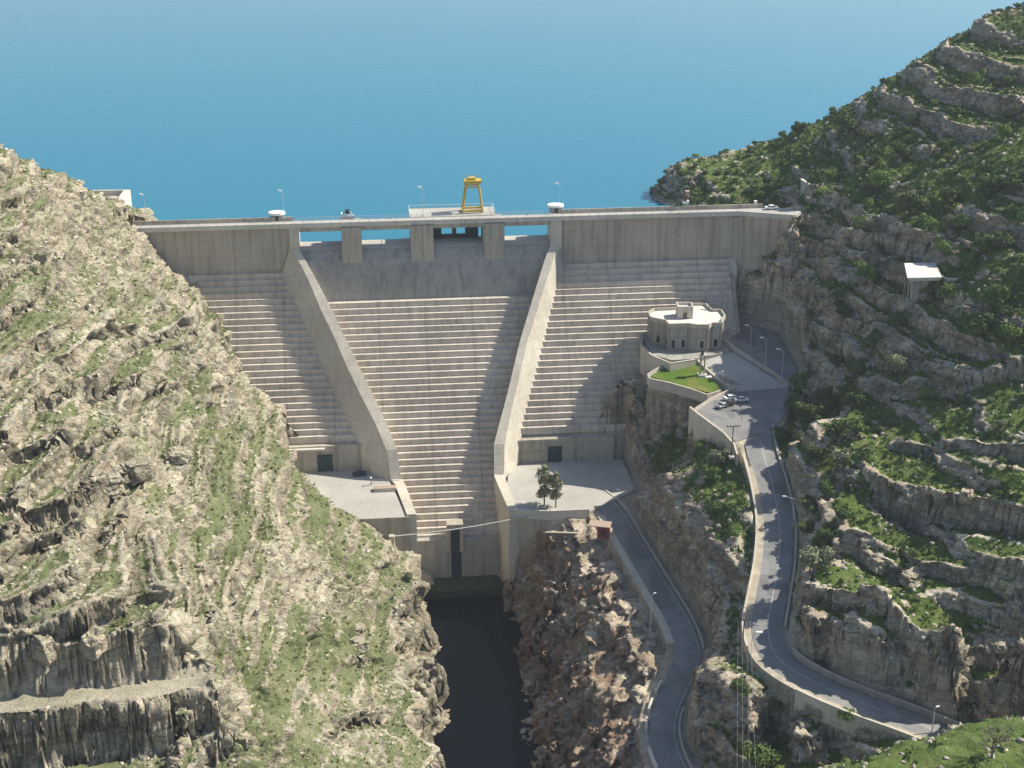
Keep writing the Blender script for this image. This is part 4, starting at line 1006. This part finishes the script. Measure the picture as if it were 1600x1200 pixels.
# ruined portal by the crest at right
p = U(1262,309,0.2); t = thing('stone_portal', 'pale stone portal wall with a dark arch where the crest road meets the mountain', 'portal', p, R(-40)); t.scale = (0.75, 0.75, 0.8)
MB().prism([(-3.6,-0.6),(3.2,-0.6),(3.2,0.6),(-3.6,0.6)], -1.5, [7.2,4.6,4.6,7.2]).build('wall', M['wallc'], t)
MB().box(-1.6,1.4,-0.75,-0.55,-0.5,3.6).build('arch_opening', M['dark'], t); MB().prism([(-3.9,-0.8),(3.4,-0.8),(3.4,0.8),(-3.9,0.8)], [7.2,4.6,4.6,7.2], [7.6,5.0,5.0,7.6]).build('coping', M['deck'], t)
# cars
def car(label, loc, rz, body, group=None, dark=False):
    t = thing('car', label, 'car', loc, rz, group)
    prof = [(-2.15,0.35),(-2.2,0.75),(-2.05,0.98),(-1.3,1.02),(-0.75,1.45),(0.75,1.48),(1.35,1.02),(2.1,0.92),(2.2,0.6),(2.15,0.35)]
    b = MB(); w = 0.86; n_ = len(prof); vs = []
    for sgn in (-1, 1):
        for x, z in prof: vs.append((x, sgn*(w if z < 1.1 else 0.66), z))
    b.add(vs, [tuple(range(n_)), tuple(range(n_, 2*n_))]+[(i,(i+1)%n_,n_+(i+1)%n_,n_+i) for i in range(n_)])
    b.build('body', body, t, bevel=0.05)
    gl = [(-1.22,1.05),(-0.76,1.40),(0.74,1.43),(1.26,1.05)]
    for sgn in (-1,1):
        b = MB(); vs = [(x, sgn*(0.88 if z < 1.1 else 0.70), z) for x, z in gl]+[(x, sgn*(0.84 if z < 1.1 else 0.66), z) for x, z in gl]
        b.add(vs, [(0,1,2,3),(4,5,6,7),(0,1,5,4),(1,2,6,5),(2,3,7,6),(3,0,4,7)]); b.build('side_window', M['glass'], t)
    b = MB(); b.add([(1.36,-0.72,1.05),(1.36,0.72,1.05),(0.82,0.6,1.44),(0.82,-0.6,1.44),(1.30,-0.72,1.00),(1.30,0.72,1.00),(0.76,0.6,1.40),(0.76,-0.6,1.40)],[(0,1,2,3),(4,5,6,7),(0,1,5,4),(1,2,6,5),(2,3,7,6),(3,0,4,7)]); b.build('windscreen', M['glass'], t)
    b = MB(); b.add([(-1.33,-0.72,1.05),(-1.33,0.72,1.05),(-0.82,0.6,1.43),(-0.82,-0.6,1.43),(-1.27,-0.72,1.0),(-1.27,0.72,1.0),(-0.76,0.6,1.38),(-0.76,-0.6,1.38)],[(0,1,2,3),(4,5,6,7),(0,1,5,4),(1,2,6,5),(2,3,7,6),(3,0,4,7)]); b.build('rear_window', M['glass'], t)
    for x in (-1.35,1.35):
        for y in (-0.8,0.8):
            wh = MB().tube([(x,y-0.11,0.33),(x,y+0.11,0.33)],0.33,12).build('wheel', M['rubber'], t); MB().tube([(x,y-0.125,0.33),(x,y+0.125,0.33)],0.18,8).build('rim', M['grey'], wh)
    for y in (-0.6,0.6):
        MB().box(2.14,2.22,y-0.18,y+0.18,0.62,0.78).build('headlight', M['white'], t); MB().box(-2.23,-2.15,y-0.16,y+0.16,0.7,0.85).build('tail_light', M['red'], t)
    return t
car('white car driving on the right end of the dam crest', U(1205,327,-0.05), ALPHA, M['carw'])
car('white car parked rightmost in the asphalt yard', U(1158,627,-42.0), R(8), M['carw'])
car('white car parked farthest back in the middle of the asphalt yard', U(1141,624,-42.0), R(25), M['carw'])
car('small silver car parked leftmost in the asphalt yard', U(1129,636,-42.1), R(40), M['cars'])
car('dark car squeezed between the white and the silver car in the asphalt yard', U(1139,633,-42.1), R(35), M['card'])
car('dark car in the shade of the left platform below the dam', U(562,743,PLAT_Z+0.03), R(15), M['card'])
car('grey car in the shaded car park behind the villa wall', U(1213,552,-39.6), R(75), M['cars'])
# lawn monument
p = U(1097,588,-39.6); t = thing('monument', 'twin pale columns with a dark finial standing at the edge of the green lawn', 'monument', p, R(5)); t.scale = (1.25, 1.25, 1.12)
MB().box(-1.1,1.1,-0.9,0.9,-0.4,0.7).build('plinth', M['deck'], t)
for x in (-0.5,0.5): MB().tube([(x,0,0.7),(x,0,6.0)],0.26,10,0.22).build('column', M['kerb'], t)
MB().box(-1.0,1.0,-0.5,0.5,6.0,6.35).build('lintel', M['deck'], t); MB().tube([(-0.2,0,6.35),(-0.2,0,7.7)],0.42,10,0.25).build('finial', M['dark'], t)
MB().box(0.5,2.2,-1.4,0.1,-0.3,0.3).build('step', M['white'], t)
# hillside shelter
hp = hit(1442, 452); zr = hp[2]+1.0
while zr < hp[2]+14:
    if all(ground(*U(x, y, zr)[:2]) < zr-0.35 for x, y in ((1413,411),(1462,410),(1440,415),(1472,433),(1418,434),(1440,425))): break
    zr += 0.4
hp = np.array([hp[0], hp[1], zr-3.4])
Q = [U(x, y, zr) for x, y in ((1413,411),(1462,410),(1472,433),(1418,434))]; c0 = np.mean(np.array(Q), axis=0)
t = thing('shelter', 'small flat white roofed shelter on the green mountainside', 'building', (c0[0],c0[1],hp[2]))
QL = [(q_[0]-c0[0], q_[1]-c0[1]) for q_ in Q]
MB().prism(QL, 3.0, 3.4).build('roof', M['roofw'], t); MB().prism(inset(QL, 0.55), -9.0, 3.0).build('wall', M['stained'], t)
for q_ in inset(QL, 0.86): MB().box(q_[0]-0.15, q_[0]+0.15, q_[1]-0.15, q_[1]+0.15, -9.0, 3.0).build('post', M['stained'], t)
a_ = Vector(inset(QL,0.9)[3]); c_ = Vector(inset(QL,0.9)[2])
MB().wall([(a_.x*0.93,a_.y-0.05,3.0),(c_.x*0.93,c_.y-0.05,3.0)], 2.2, 0.3).build('lintel', M['deck'], t)
rp = hit(1487, 436)
L = [(math.cos(R(a))*2.6, math.sin(R(a))*2.0, 0.7) for a in range(150, 371, 20)]
t = thing('ring_wall', 'low curved white wall just right of the small shelter on the mountainside', 'wall', rp); MB().wall(L, -1.2, 0.35).build('wall_body', M['deck'], t); MB().wall([(x,y,0.8) for x,y,z in L], 0.7, 0.45).build('coping', M['white'], t)
# red shed and red brick wall at the rock above the gorge
p = U(944,834,-70.6); t = thing('shed', 'small dark red shed with a pink flat roof at the start of the lower road', 'shed', p, R(-12))
MB().box(-1.6,1.6,-1.6,1.6,-0.8,2.9).build('wall', M['red'], t); MB().box(-4.4,1.9,-1.9,1.9,2.9,3.15).build('roof', M['pink'], t); MB().box(-0.5,0.5,-1.66,-1.58,0,2.0).build('door', M['dark'], t)
for y in (-1.6,1.6): MB().box(-4.2,-4.0,y-0.1,y+0.1,-0.8,2.9).build('post', M['dark'], t)
g0 = hit(848, 836); g1 = hit(903, 836)
t = thing('brick_wall', 'low brown brick wall with pale top on the rock above the gorge', 'wall', (g0[0],g0[1],g0[2]))
MB().wall([(0,0,0.9),(g1[0]-g0[0],g1[1]-g0[1],max(0.9,g1[2]-g0[2]+0.6))], -1.5, 0.5).build('wall_body', M['brown2'], t)
MB().wall([(0,0,1.1),(g1[0]-g0[0],g1[1]-g0[1],max(1.1,g1[2]-g0[2]+0.8))], [0.9, max(0.9,g1[2]-g0[2]+0.6)], 0.8).build('coping', M['kerb'], t)
# pipe across the gorge
a = Vector(U(612,838,Y=397.5)); e = Vector(U(864,797,-69.3)); L = []
for k in range(17):
    q_ = a.lerp(e, k/16); q_.z -= 4.5*(k/16)*(1-k/16); L.append(q_)
t = thing('pipeline', 'long thin beige pipe hanging across the gorge in front of the dam toe', 'pipe', a)
MB().tube([q_-a for q_ in L], 0.19, 8).build('pipe', M['deck'], t)
MB().box(-0.8,0.8,-0.8,0.8,-2.5,0.3).build('anchor_block', M['kerb'], t); q_ = e-a; MB().box(q_.x-0.7,q_.x+0.7,q_.y-0.7,q_.y+0.7,q_.z-1.2,q_.z+0.3).build('anchor_block', M['kerb'], t)
# left platform furniture
p = U(602,766,PLAT_Z); t = thing('tank_plinth', 'long low pinkish block on the sunlit left platform', 'block', p, ALPHA)
MB().box(-3.4,3.4,-1.2,1.2,0,1.0).build('block_body', M['kerb'], t); MB().box(-3.3,3.3,-1.1,1.1,1.0,1.15).build('block_top', M['pink'], t)
p = U(580,758,PLAT_Z); t = thing('hand_gate', 'short grey post on the sunlit left platform', 'post', p, ALPHA)
MB().box(-0.15,0.15,-0.15,0.15,0,2.3).build('shaft', M['grey'], t); MB().box(-0.3,0.3,-0.3,0.3,2.3,2.6).build('cap', M['white'], t)
p = U(583,755,PLAT_Z); t = thing('railing', 'grey railing beside the low pinkish block on the left platform', 'railing', p, ALPHA)
for x in range(0, 9, 2): MB().box(x-0.05,x+0.05,-0.05,0.05,0,1.2).build('baluster', M['grey'], t)
MB().box(0,8,-0.04,0.04,1.12,1.22).build('rail', M['grey'], t); MB().box(0,8,-0.04,0.04,0.6,0.68).build('rail', M['grey'], t)
print('objects', round(time.time()-T0, 1))

# ---------------------------------------------------------------- vegetation
def leaf_mesh(name, blobs, n, size, seed, flat=0.8):
    r = np.random.default_rng(seed); B_ = np.array(blobs); w = (B_[:, 3]*B_[:, 4]*B_[:, 5])**0.66; w /= w.sum()
    k = r.choice(len(B_), n, p=w); d = r.normal(size=(n, 3)); d /= np.linalg.norm(d, axis=1)[:, None]
    rad = 0.55+0.5*r.random(n)**0.6; d[:, 2] = np.where(d[:, 2] < -0.45, -d[:, 2], d[:, 2])
    c = B_[k, :3]+d*B_[k, 3:6]*rad[:, None]*(1+0.15*r.normal(size=n))[:, None]
    t1 = r.normal(size=(n, 3)); nn = d*0.8+r.normal(size=(n, 3))*0.5; nn /= np.linalg.norm(nn, axis=1)[:, None]
    t1 -= (t1*nn).sum(1)[:, None]*nn; t1 /= np.linalg.norm(t1, axis=1)[:, None]; t2 = np.cross(nn, t1)
    s = size*(0.6+0.8*r.random(n))[:, None]
    V = np.stack([c-t1*s, c-t2*s*flat, c+t1*s, c+t2*s*flat], 1).reshape(-1, 3)
    me = bpy.data.meshes.new(name); F = np.arange(4*n).reshape(n, 4)
    me.from_pydata(V.tolist(), [], F.tolist()); return me
def tree_proto(kind, seed):
    """returns (trunk mesh, crown mesh) about unit sized: crown diameter 1"""
    r = random.Random(seed)
    if kind == 'shrub':
        bl = [(0,0,0.34,0.30,0.30,0.26)]+[(r.uniform(-.28,.28), r.uniform(-.28,.28), r.uniform(.2,.48), *([r.uniform(.13,.24)]*2), r.uniform(.12,.2)) for _ in range(7)]
        n, s = 1500, 0.036; top = 0.3
    elif kind == 'tree':
        bl = [(0,0,0.42,0.32,0.32,0.26)]+[(r.uniform(-.32,.32), r.uniform(-.32,.32), r.uniform(.24,.66), *([r.uniform(.12,.22)]*2), r.uniform(.10,.17)) for _ in range(11)]
        n, s = 2400, 0.034; top = 0.42
    elif kind == 'tall':
        bl = [(r.uniform(-.15,.15), r.uniform(-.15,.15), z, .20, .20, .17) for z in (.5,.7,.9,1.1,1.3)]+[(0.05,0,1.45,.10,.10,.16)]
        n, s = 1500, 0.034; top = 1.2
    else:
        bl = None; n = 0; top = 0.5
    tb = MB(); tb.tube([(0,0,-0.12),(0.01,0.01,top*0.5),(0.0,0.02,top)], 0.030, 7, 0.014)
    for k in range(5 if bl else 26):
        a = r.uniform(0, 6.28); z0 = r.uniform(0.1 if not bl else top*0.35, top*0.95); l = r.uniform(.2,.45); z1 = z0+r.uniform(.1,.4)*(1 if not bl else 0.6)
        m1 = (math.cos(a)*l*0.5, math.sin(a)*l*0.5, (z0+z1)/2+0.03)
        tb.tube([(0,0,z0), m1, (math.cos(a)*l, math.sin(a)*l, z1)], 0.014 if bl else 0.008, 5, 0.005 if bl else 0.002)
        if not bl:
            for _ in range(4):
                a2 = a+r.uniform(-.9,.9); tb.tube([m1, (m1[0]+math.cos(a2)*.18, m1[1]+math.sin(a2)*.18, m1[2]+r.uniform(.03,.22))], 0.004, 4, 0.0015)
    me = bpy.data.meshes.new('trunk'); me.from_pydata(tb.v, [], tb.f)
    return me, (leaf_mesh('crown', bl, n, s, seed) if bl else None)
PROT = {}
for kind, names in (('shrub', 4), ('tree', 3), ('tall', 2), ('bare', 2)):
    PROT[kind] = [tree_proto(kind, 10*len(PROT)+i) for i in range(names)]
def mesh_with(me, m, cache={}):
    k = (me.name, m.name)
    if k not in cache:
        c = me.copy(); c.materials.clear(); c.materials.append(m); cache[k] = c
    return cache[k]
def plant(label, p, size, kind='shrub', leaf='leaf', group=None, name=None, cat=None, seed=None, zs=1.0):
    i = random.randrange(len(PROT[kind])) if seed is None else seed
    tm, cm = PROT[kind][i]
    nm = name or {'shrub':'shrub','tree':'oak_tree','tall':'slender_tree','bare':'bare_bush'}[kind]
    t = thing(nm, label, cat or {'shrub':'shrub','tree':'tree','tall':'tree','bare':'bush'}[kind], (p[0],p[1],p[2]-0.1), random.uniform(0,6.28), group)
    t.scale = (size, size, size*zs)
    a = link_mesh('trunk' if kind != 'bare' else 'branches', mesh_with(tm, M['bark'] if kind != 'bare' else M['twig']), None, t)
    if cm: link_mesh('crown', mesh_with(cm, M[leaf]), None, t)
    return t
SPEC = [
 (1303,170,4.2,'tree','leaf','small round tree standing clear on the skyline of the mountainside'),
 (1245,212,6.0,'tree','leaf','dark tree on the skyline above the left end of the promontory'),
 (1222,216,4.0,'shrub','leaf','rounded shrub at the left foot of the skyline trees'),
 (1380,124,3.2,'tree','olive','tiny tree on the upper skyline of the mountainside'),
 (1320,208,9.0,'tree','leaf','large dark oak just below the skyline above the crest road'),
 (1352,226,6.5,'tree','leaf','oak to the right of the large dark oak below the skyline'),
 (1372,300,9.5,'tree','leaf2','broad green tree on the slope right of the stone portal'),
 (1180,300,4.5,'shrub','leaf2','green shrub on the promontory behind the crest parapet'),
 (1208,298,4.5,'shrub','leaf2','green shrub behind the crest right above the white car'),
 (1545,308,8.0,'tree','leaf','round tree on the right slope level with the dam crest'),
 (1585,300,8.0,'tree','leaf2','round bright tree at the right picture edge level with the dam crest'),
 (1352,440,7.5,'tree','leaf2','tree left of the small white roofed shelter'),
 (1315,470,8.0,'tree','leaf','dark tree on the cliff top above the car park'),
 (1470,398,6.5,'tree','leaf2','tree close behind the small white roofed shelter'),
 (1440,462,6.0,'shrub','leaf2','shrub directly below the small white roofed shelter'),
 (1400,588,9.0,'tree','olive','broad grey green tree in the middle of the slope'),
 (1296,548,5.5,'shrub','olive','pale shrub on the rocks above the car park corner'),
 (1480,470,7.0,'tree','leaf2','tree right below the low curved white wall'),
 (1560,478,8.5,'tree','leaf2','bright tree high at the right picture edge'),
 (1525,528,9.0,'tree','leaf','wide tree left of the bright trees at the right edge'),
 (1575,535,8.0,'shrub','leaf2','bushy crown at the right edge below the bright tree'),
 (1250,615,8.5,'tree','leaf2','tree with bright top at the right end of the yard beside the road'),
 (1262,665,9.5,'tree','leaf','very dark tree leaning over the upper road below the yard'),
 (1308,690,9.0,'tree','leaf','round green tree right of the dark roadside tree'),
 (1338,680,6.5,'shrub','leaf2','bright shrub next to the round green tree on the slope'),
 (1262,800,6.5,'shrub','leaf','shrub on the bank above the middle of the upper road'),
 (1266,895,9.5,'tree','olive','large grey green tree on the bank beside the shaded bend of the upper road'),
 (1095,705,5.0,'shrub','leaf2','topmost green shrub on the cliff left of the upper road'),
 (1110,748,6.5,'shrub','leaf2','big green shrub on the cliff below the utility pole'),
 (1138,772,6.0,'shrub','leaf2','green shrub near the guard wall on the cliff'),
 (1118,800,5.5,'shrub','leaf','dark green shrub halfway down the cliff left of the upper road'),
 (1150,838,5.5,'shrub','leaf2','lowest green shrub on the cliff beside the guard wall'),
 (1185,1205,9.0,'tree','leaf2','bright treetop at the bottom edge below the big rock'),
 (1155,1080,4.5,'shrub','leaf','dark shrub on top of the big rock between the roads'),
 (1212,1112,5.0,'shrub','leaf','dark shrub on the right end of the big rock between the roads'),
 (1320,1125,4.5,'shrub','leaf2','shrub in the hollow below the outer wall of the upper road'),
 (1500,1132,6.5,'shrub','olive','dull grey shrub at the edge of the grassy knoll beside the road end'),
 (1550,1185,10.0,'bare','olive','bare grey bush on the grassy knoll in the bottom right corner'),
 (1590,1110,9.0,'bare','olive','bare grey bush at the right edge above the grassy knoll'),
 (1240,650,8,'tree','leaf','dark tree at the upper right kerb of the road just below the yard'),
 (1290,640,8,'tree','leaf','dark tree between the yard corner and the bright shrub on the slope'),
 (1330,640,7,'tree','leaf','dark tree uphill of the bright shrub on the slope'),
 (1275,725,7,'tree','leaf','dark shrubby tree on the bank halfway down the straight of the upper road'),
 (1312,735,7,'tree','olive','grey green tree behind the dark shrubby tree on the road bank'),
 (1345,725,6,'tree','leaf','dark tree at the foot of the slope above the tall cliff band'),
 (1290,775,6,'tree','leaf','dark tree on the bank next to the low wall of the upper road'),
 (1335,590,7,'tree','leaf','dark tree on the rocks above the yard corner'),
 (1365,545,7,'tree','leaf','dark tree left below the broad grey green tree'),
 (1255,835,5,'tree','leaf','dark shrubby tree just above the large grey green roadside tree'),
 (1292,850,5.5,'tree','leaf','dark shrubby tree to the right of the large grey green roadside tree'),
 (1315,815,5,'tree','leaf','dark shrubby tree at the left end of the tall cliff band'),
 (1430,330,7,'tree','leaf','dark tree on the slope straight above the small white roofed shelter'),
 (1500,360,7,'tree','leaf','dark tree high right of the small white roofed shelter'),
 (1410,250,7,'tree','leaf','dark tree on the slope below the upper skyline'),
 (1470,240,6,'tree','leaf2','fresh green tree beside the dark tree below the upper skyline'),
 (850,797,9.4,'tall','pale','left one of two slender olive green trees on the platform edge'),
 (868,797,8.0,'tall','pale','right one of two slender olive green trees on the platform edge'),
 (335,672,3.6,'bare','olive','grey leafless bush on the sunny left hillside'),
 (640,905,3.5,'shrub','olive','small shrub at the rim of the left hillside above the gorge'),
 (120,355,3.0,'bare','olive','brownish bush near the top of the left hillside'),
 (545,905,2.6,'shrub','olive','small lone shrub in the green gully of the left hillside'),
]
for px, py, s, kind, leaf, lab in SPEC:
    p = hit(px, py)
    plant(lab, p, s, kind, leaf, zs=1.0)
# many low shrubs scattered over the shaded mountainside
def candidates(T, n, cond, seed):
    r = np.random.default_rng(seed); ny, nx = T['X'].shape; out = []
    ii = r.integers(0, ny, n*12); jj = r.integers(0, nx, n*12)
    ok = cond(T, ii, jj) & (T['dep'][ii, jj] > 0) & (np.abs(T['X'][ii, jj]) < 0.345*T['dep'][ii, jj]+6)
    ii = ii[ok][:n]; jj = jj[ok][:n]
    return np.stack([T['X'][ii, jj], T['Y'][ii, jj], T['Z'][ii, jj]], -1)
cl = lambda T, i, j: (T['free'][i, j] > 0.9) & (T['steep'][i, j] < np.where(T['Y'][i, j] > 400, 0.48, 0.36)) & (T['Y'][i, j] > 285) & (T['X'][i, j] > 55) & ((T['Y'][i, j]+0.25*(T['X'][i, j]-100) > 372) | (vnoise(T['X'][i, j]/5, T['Y'][i, j]/5, T['X'][i, j]*0, 78) > 0.45)) & (T['Z'][i, j] > -62) & (vnoise(T['X'][i, j]/16, T['Y'][i, j]/16, T['X'][i, j]*0, 77) > -0.15)
taken = []
cnt = 0
for p in candidates(TR, 900, cl, 5):
    if any((p[0]-q_[0])**2+(p[1]-q_[1])**2 < 3.0**2 for q_ in taken): continue
    taken.append(p); cnt += 1
    if cnt > 285: break
    s = random.choice((2.4, 3.0, 3.6, 4.4, 5.4, 6.4, 7.4))
    dpt = p[1]*CP-(p[2]-CAM_H)*SP; qx = 800+FPX*p[0]/dpt; qy = 600-FPX*(p[1]*SP+(p[2]-CAM_H)*CP)/dpt
    if p[1] > 500 and s > 3.6: s = 2.6
    size = 'small' if s < 3.5 else ('medium sized' if s < 6 else 'large')
    lf = random.choice(('leaf','leaf','leaf2','olive')); tone = {'leaf':'dark green','leaf2':'fresh green','olive':'grey green'}[lf]
    zone = ('on the promontory behind the right end of the dam crest' if qx < 1240 and qy < 330 else
            'along the upper skyline slope of the mountainside' if qy < 210 else
            'on the slope between the stone portal and the skyline' if qy < 330 and qx < 1420 else
            'near the right picture edge level with the dam crest' if qy < 330 else
            'on the cliff band above the shaded car park' if qx < 1380 and qy < 560 else
            'around the small white roofed shelter' if qy < 480 else
            'on the slope below the small white roofed shelter' if qy < 640 else
            'on the bank beside the upper road' if qx < 1340 else
            'among the rock bands at the lower right')
    plant('%s %s shrub %s' % (size, tone, zone), p, s, 'shrub' if s < 5 else 'tree', lf, group='%s %s shrubs %s' % (size, tone, zone), name='shrub', cat='shrub')
print('shrubs', cnt, round(time.time()-T0, 1))

# loose stones and undergrowth: uncountable, one object each
def scatter_mesh(name, P, sizes, proto_v, proto_f, m, seed, squash=0.75):
    r = np.random.default_rng(seed); n = len(P); k = len(proto_v); V = np.array(proto_v)
    ang = r.random(n)*6.283; ca, sa = np.cos(ang), np.sin(ang)
    W = V[None]*(1+0.28*r.normal(size=(n, k, 1)))
    W = W*np.stack([0.8+0.6*r.random(n), 0.8+0.5*r.random(n), squash*(0.7+0.6*r.random(n))], -1)[:, None]
    X = W[..., 0]*ca[:, None]-W[..., 1]*sa[:, None]; Y = W[..., 0]*sa[:, None]+W[..., 1]*ca[:, None]
    W = np.stack([X, Y, W[..., 2]], -1)*sizes[:, None, None]+P[:, None]
    F = (np.array(proto_f)[None]+(np.arange(n)*k)[:, None, None]).reshape(-1, 3)
    me = bpy.data.meshes.new(name); V2 = W.reshape(-1, 3).astype(np.float32); me.vertices.add(len(V2)); me.vertices.foreach_set('co', V2.ravel())
    nf = len(F); me.loops.add(nf*3); me.loops.foreach_set('vertex_index', F.astype(np.int32).ravel()); me.polygons.add(nf)
    me.polygons.foreach_set('loop_start', np.arange(0, nf*3, 3, dtype=np.int32)); me.polygons.foreach_set('loop_total', np.full(nf, 3, np.int32)); me.update(calc_edges=True)
    return link_mesh(name, me, m)
bmi = bmesh.new(); bmesh.ops.create_icosphere(bmi, subdivisions=1, radius=0.5); ICO_V = [tuple(v.co) for v in bmi.verts]; ICO_F = [tuple(v.index for v in f.verts) for f in bmi.faces]; bmi.free()
def tuft(seed, n=9):
    r = random.Random(seed); v = []; f = []
    for i in range(n):
        a = r.uniform(0, 6.28); rr = r.uniform(0, .42); x, y = math.cos(a)*rr, math.sin(a)*rr; h = r.uniform(.25,.6); w = r.uniform(.1,.2); b_ = r.uniform(0, 6.28)
        v += [(x-math.cos(b_)*w, y-math.sin(b_)*w, 0), (x+math.cos(b_)*w, y+math.sin(b_)*w, 0), (x+r.uniform(-.2,.2), y+r.uniform(-.2,.2), h)]; f.append((3*i, 3*i+1, 3*i+2))
    return v, f
r_ = np.random.default_rng(3)
anyfree = lambda T, i, j: (T['free'][i, j] > 0.85) & (T['Z'][i, j] > -95) & (T['steep'][i, j] < 0.6)
green = lambda T, i, j: (T['free'][i, j] > 0.85) & (T['g'][i, j] > 0.3) & (T['Z'][i, j] > -95)
P = candidates(TL, 6500, anyfree, 21); s = 0.25+1.0*r_.random(len(P))**5
tag(scatter_mesh('loose_stones', P, s, ICO_V, ICO_F, M['stone'], 1), 'pale loose stones strewn over the sunny left hillside', 'stones', kind='stuff')
P = candidates(TR, 8000, anyfree, 22); s = 0.3+1.4*r_.random(len(P))**4
tag(scatter_mesh('loose_stones', P, s, ICO_V, ICO_F, M['stoned'], 2), 'grey loose stones strewn over the shaded mountainside', 'stones', kind='stuff')
tv, tf = tuft(3, 10)
P = candidates(TL, 11000, green, 23); s = 0.35+0.8*r_.random(len(P))**2
M['tuft'] = foliage('dry_tufts', (0.12,0.145,0.055), (0.18,0.20,0.09), (0.27,0.27,0.15))
tag(scatter_mesh('undergrowth', P, s, tv, tf, M['tuft'], 3, 1.0), 'low grey green tufts covering the left hillside', 'undergrowth', kind='stuff')
green2 = lambda T, i, j: green(T, i, j) & ((T['Y'][i, j] > 272) | (vnoise(T['X'][i, j]/3, T['Y'][i, j]/3, T['X'][i, j]*0, 79) > 0.5))
P = candidates(TR, 15000, green2, 24); s = 0.6+1.3*r_.random(len(P))**2
M['tuft2'] = foliage('green_tufts', (0.045,0.075,0.02), (0.09,0.14,0.035), (0.16,0.20,0.065))
tag(scatter_mesh('undergrowth', P, s, tv, tf, M['tuft2'], 4, 1.0), 'fresh green low growth covering the mountainside', 'undergrowth', kind='stuff')
# single boulders that stand out
def boulder(label, px, py, w, h, m, seed, group=None):
    w *= 0.85; h *= 0.8
    p = hit(px, py); bm = bmesh.new(); bmesh.ops.create_icosphere(bm, subdivisions=4, radius=0.5)
    V = np.array([tuple(v.co) for v in bm.verts]); q = V*3+seed*7.1
    f1, f2, cid = cells(q[:, 0], q[:, 1], q[:, 2], seed)
    d = 1+0.22*fbm(q[:, 0], q[:, 1], q[:, 2], 3, seed)+0.16*(cid-0.5)-0.5*np.clip(0.12-(f2-f1), 0, .12)
    V = np.sign(V)*(np.abs(V)*2)**0.62*0.5
    d = 1+0.20*fbm(q[:, 0], q[:, 1], q[:, 2], 3, seed)+0.42*(cid-0.5)-0.9*np.clip(0.14-(f2-f1), 0, .14)
    V = V*d[:, None]*np.array([w, w*0.8, h])
    for v, c in zip(bm.verts, V): v.co = c
    me = bpy.data.meshes.new('boulder'); bm.to_mesh(me); bm.free()
    for nm in ('grass', 'red', 'dirt'):
        at = me.attributes.new(nm, 'FLOAT', 'POINT')
    o = link_mesh('boulder', me, m); o.location = Vector((p[0], p[1], p[2]+h*0.15)); o.rotation_euler = (0, 0, seed*1.3)
    return tag(o, label, 'boulder', group)
BL = [(215,742,9,7,'large square boulder on the ledge of the left hillside'),(175,760,7,5,'boulder to the left of the large square boulder'),(280,715,8,4,'flat overhanging boulder above the green gully'),
      (315,890,4,3,'dark sided boulder alone in the green gully'),(330,905,5,3,'pale boulder just below the dark sided boulder'),(385,1160,4,3.5,'pale boulder at the bottom of the bright green gully'),
      (495,705,6,5,'tan boulder on the rim beside the left gallery gate'),(470,700,4,3.5,'smaller tan boulder left of the rim boulder beside the gallery gate'),(560,985,5,3,'boulder below the wide green patch near the gorge'),(255,930,7,6,'boulder on the brow of the grey cliff above the bench'),
      (150,1010,6,6,'rounded rock standing out of the grey cliff at left'),(70,1020,5,7,'tall rock standing out of the grey cliff at far left'),(560,1010,6,4,'dark hollowed rock block near the gorge rim')]
for i, (px, py, w, h, lab) in enumerate(BL): boulder(lab, px, py, w, h, M['rock_left'], i+3)
BR = [(1372,885,6,4,'rounded pale rock at the left end of the middle rock band'),(1430,905,8,4.5,'big rounded rock in the middle rock band'),(1560,1010,5,3,'pale square rock on the lowest rock band'),(1362,955,3,2.5,'small pale rock on the green ledge'),(1510,775,4,3,'pale rock on the ledge above the tall cliff band')]
for i, (px, py, w, h, lab) in enumerate(BR): boulder(lab, px, py, w, h, M['rock_right'], i+33)
print('objects', len(bpy.data.objects), round(time.time()-T0, 1))
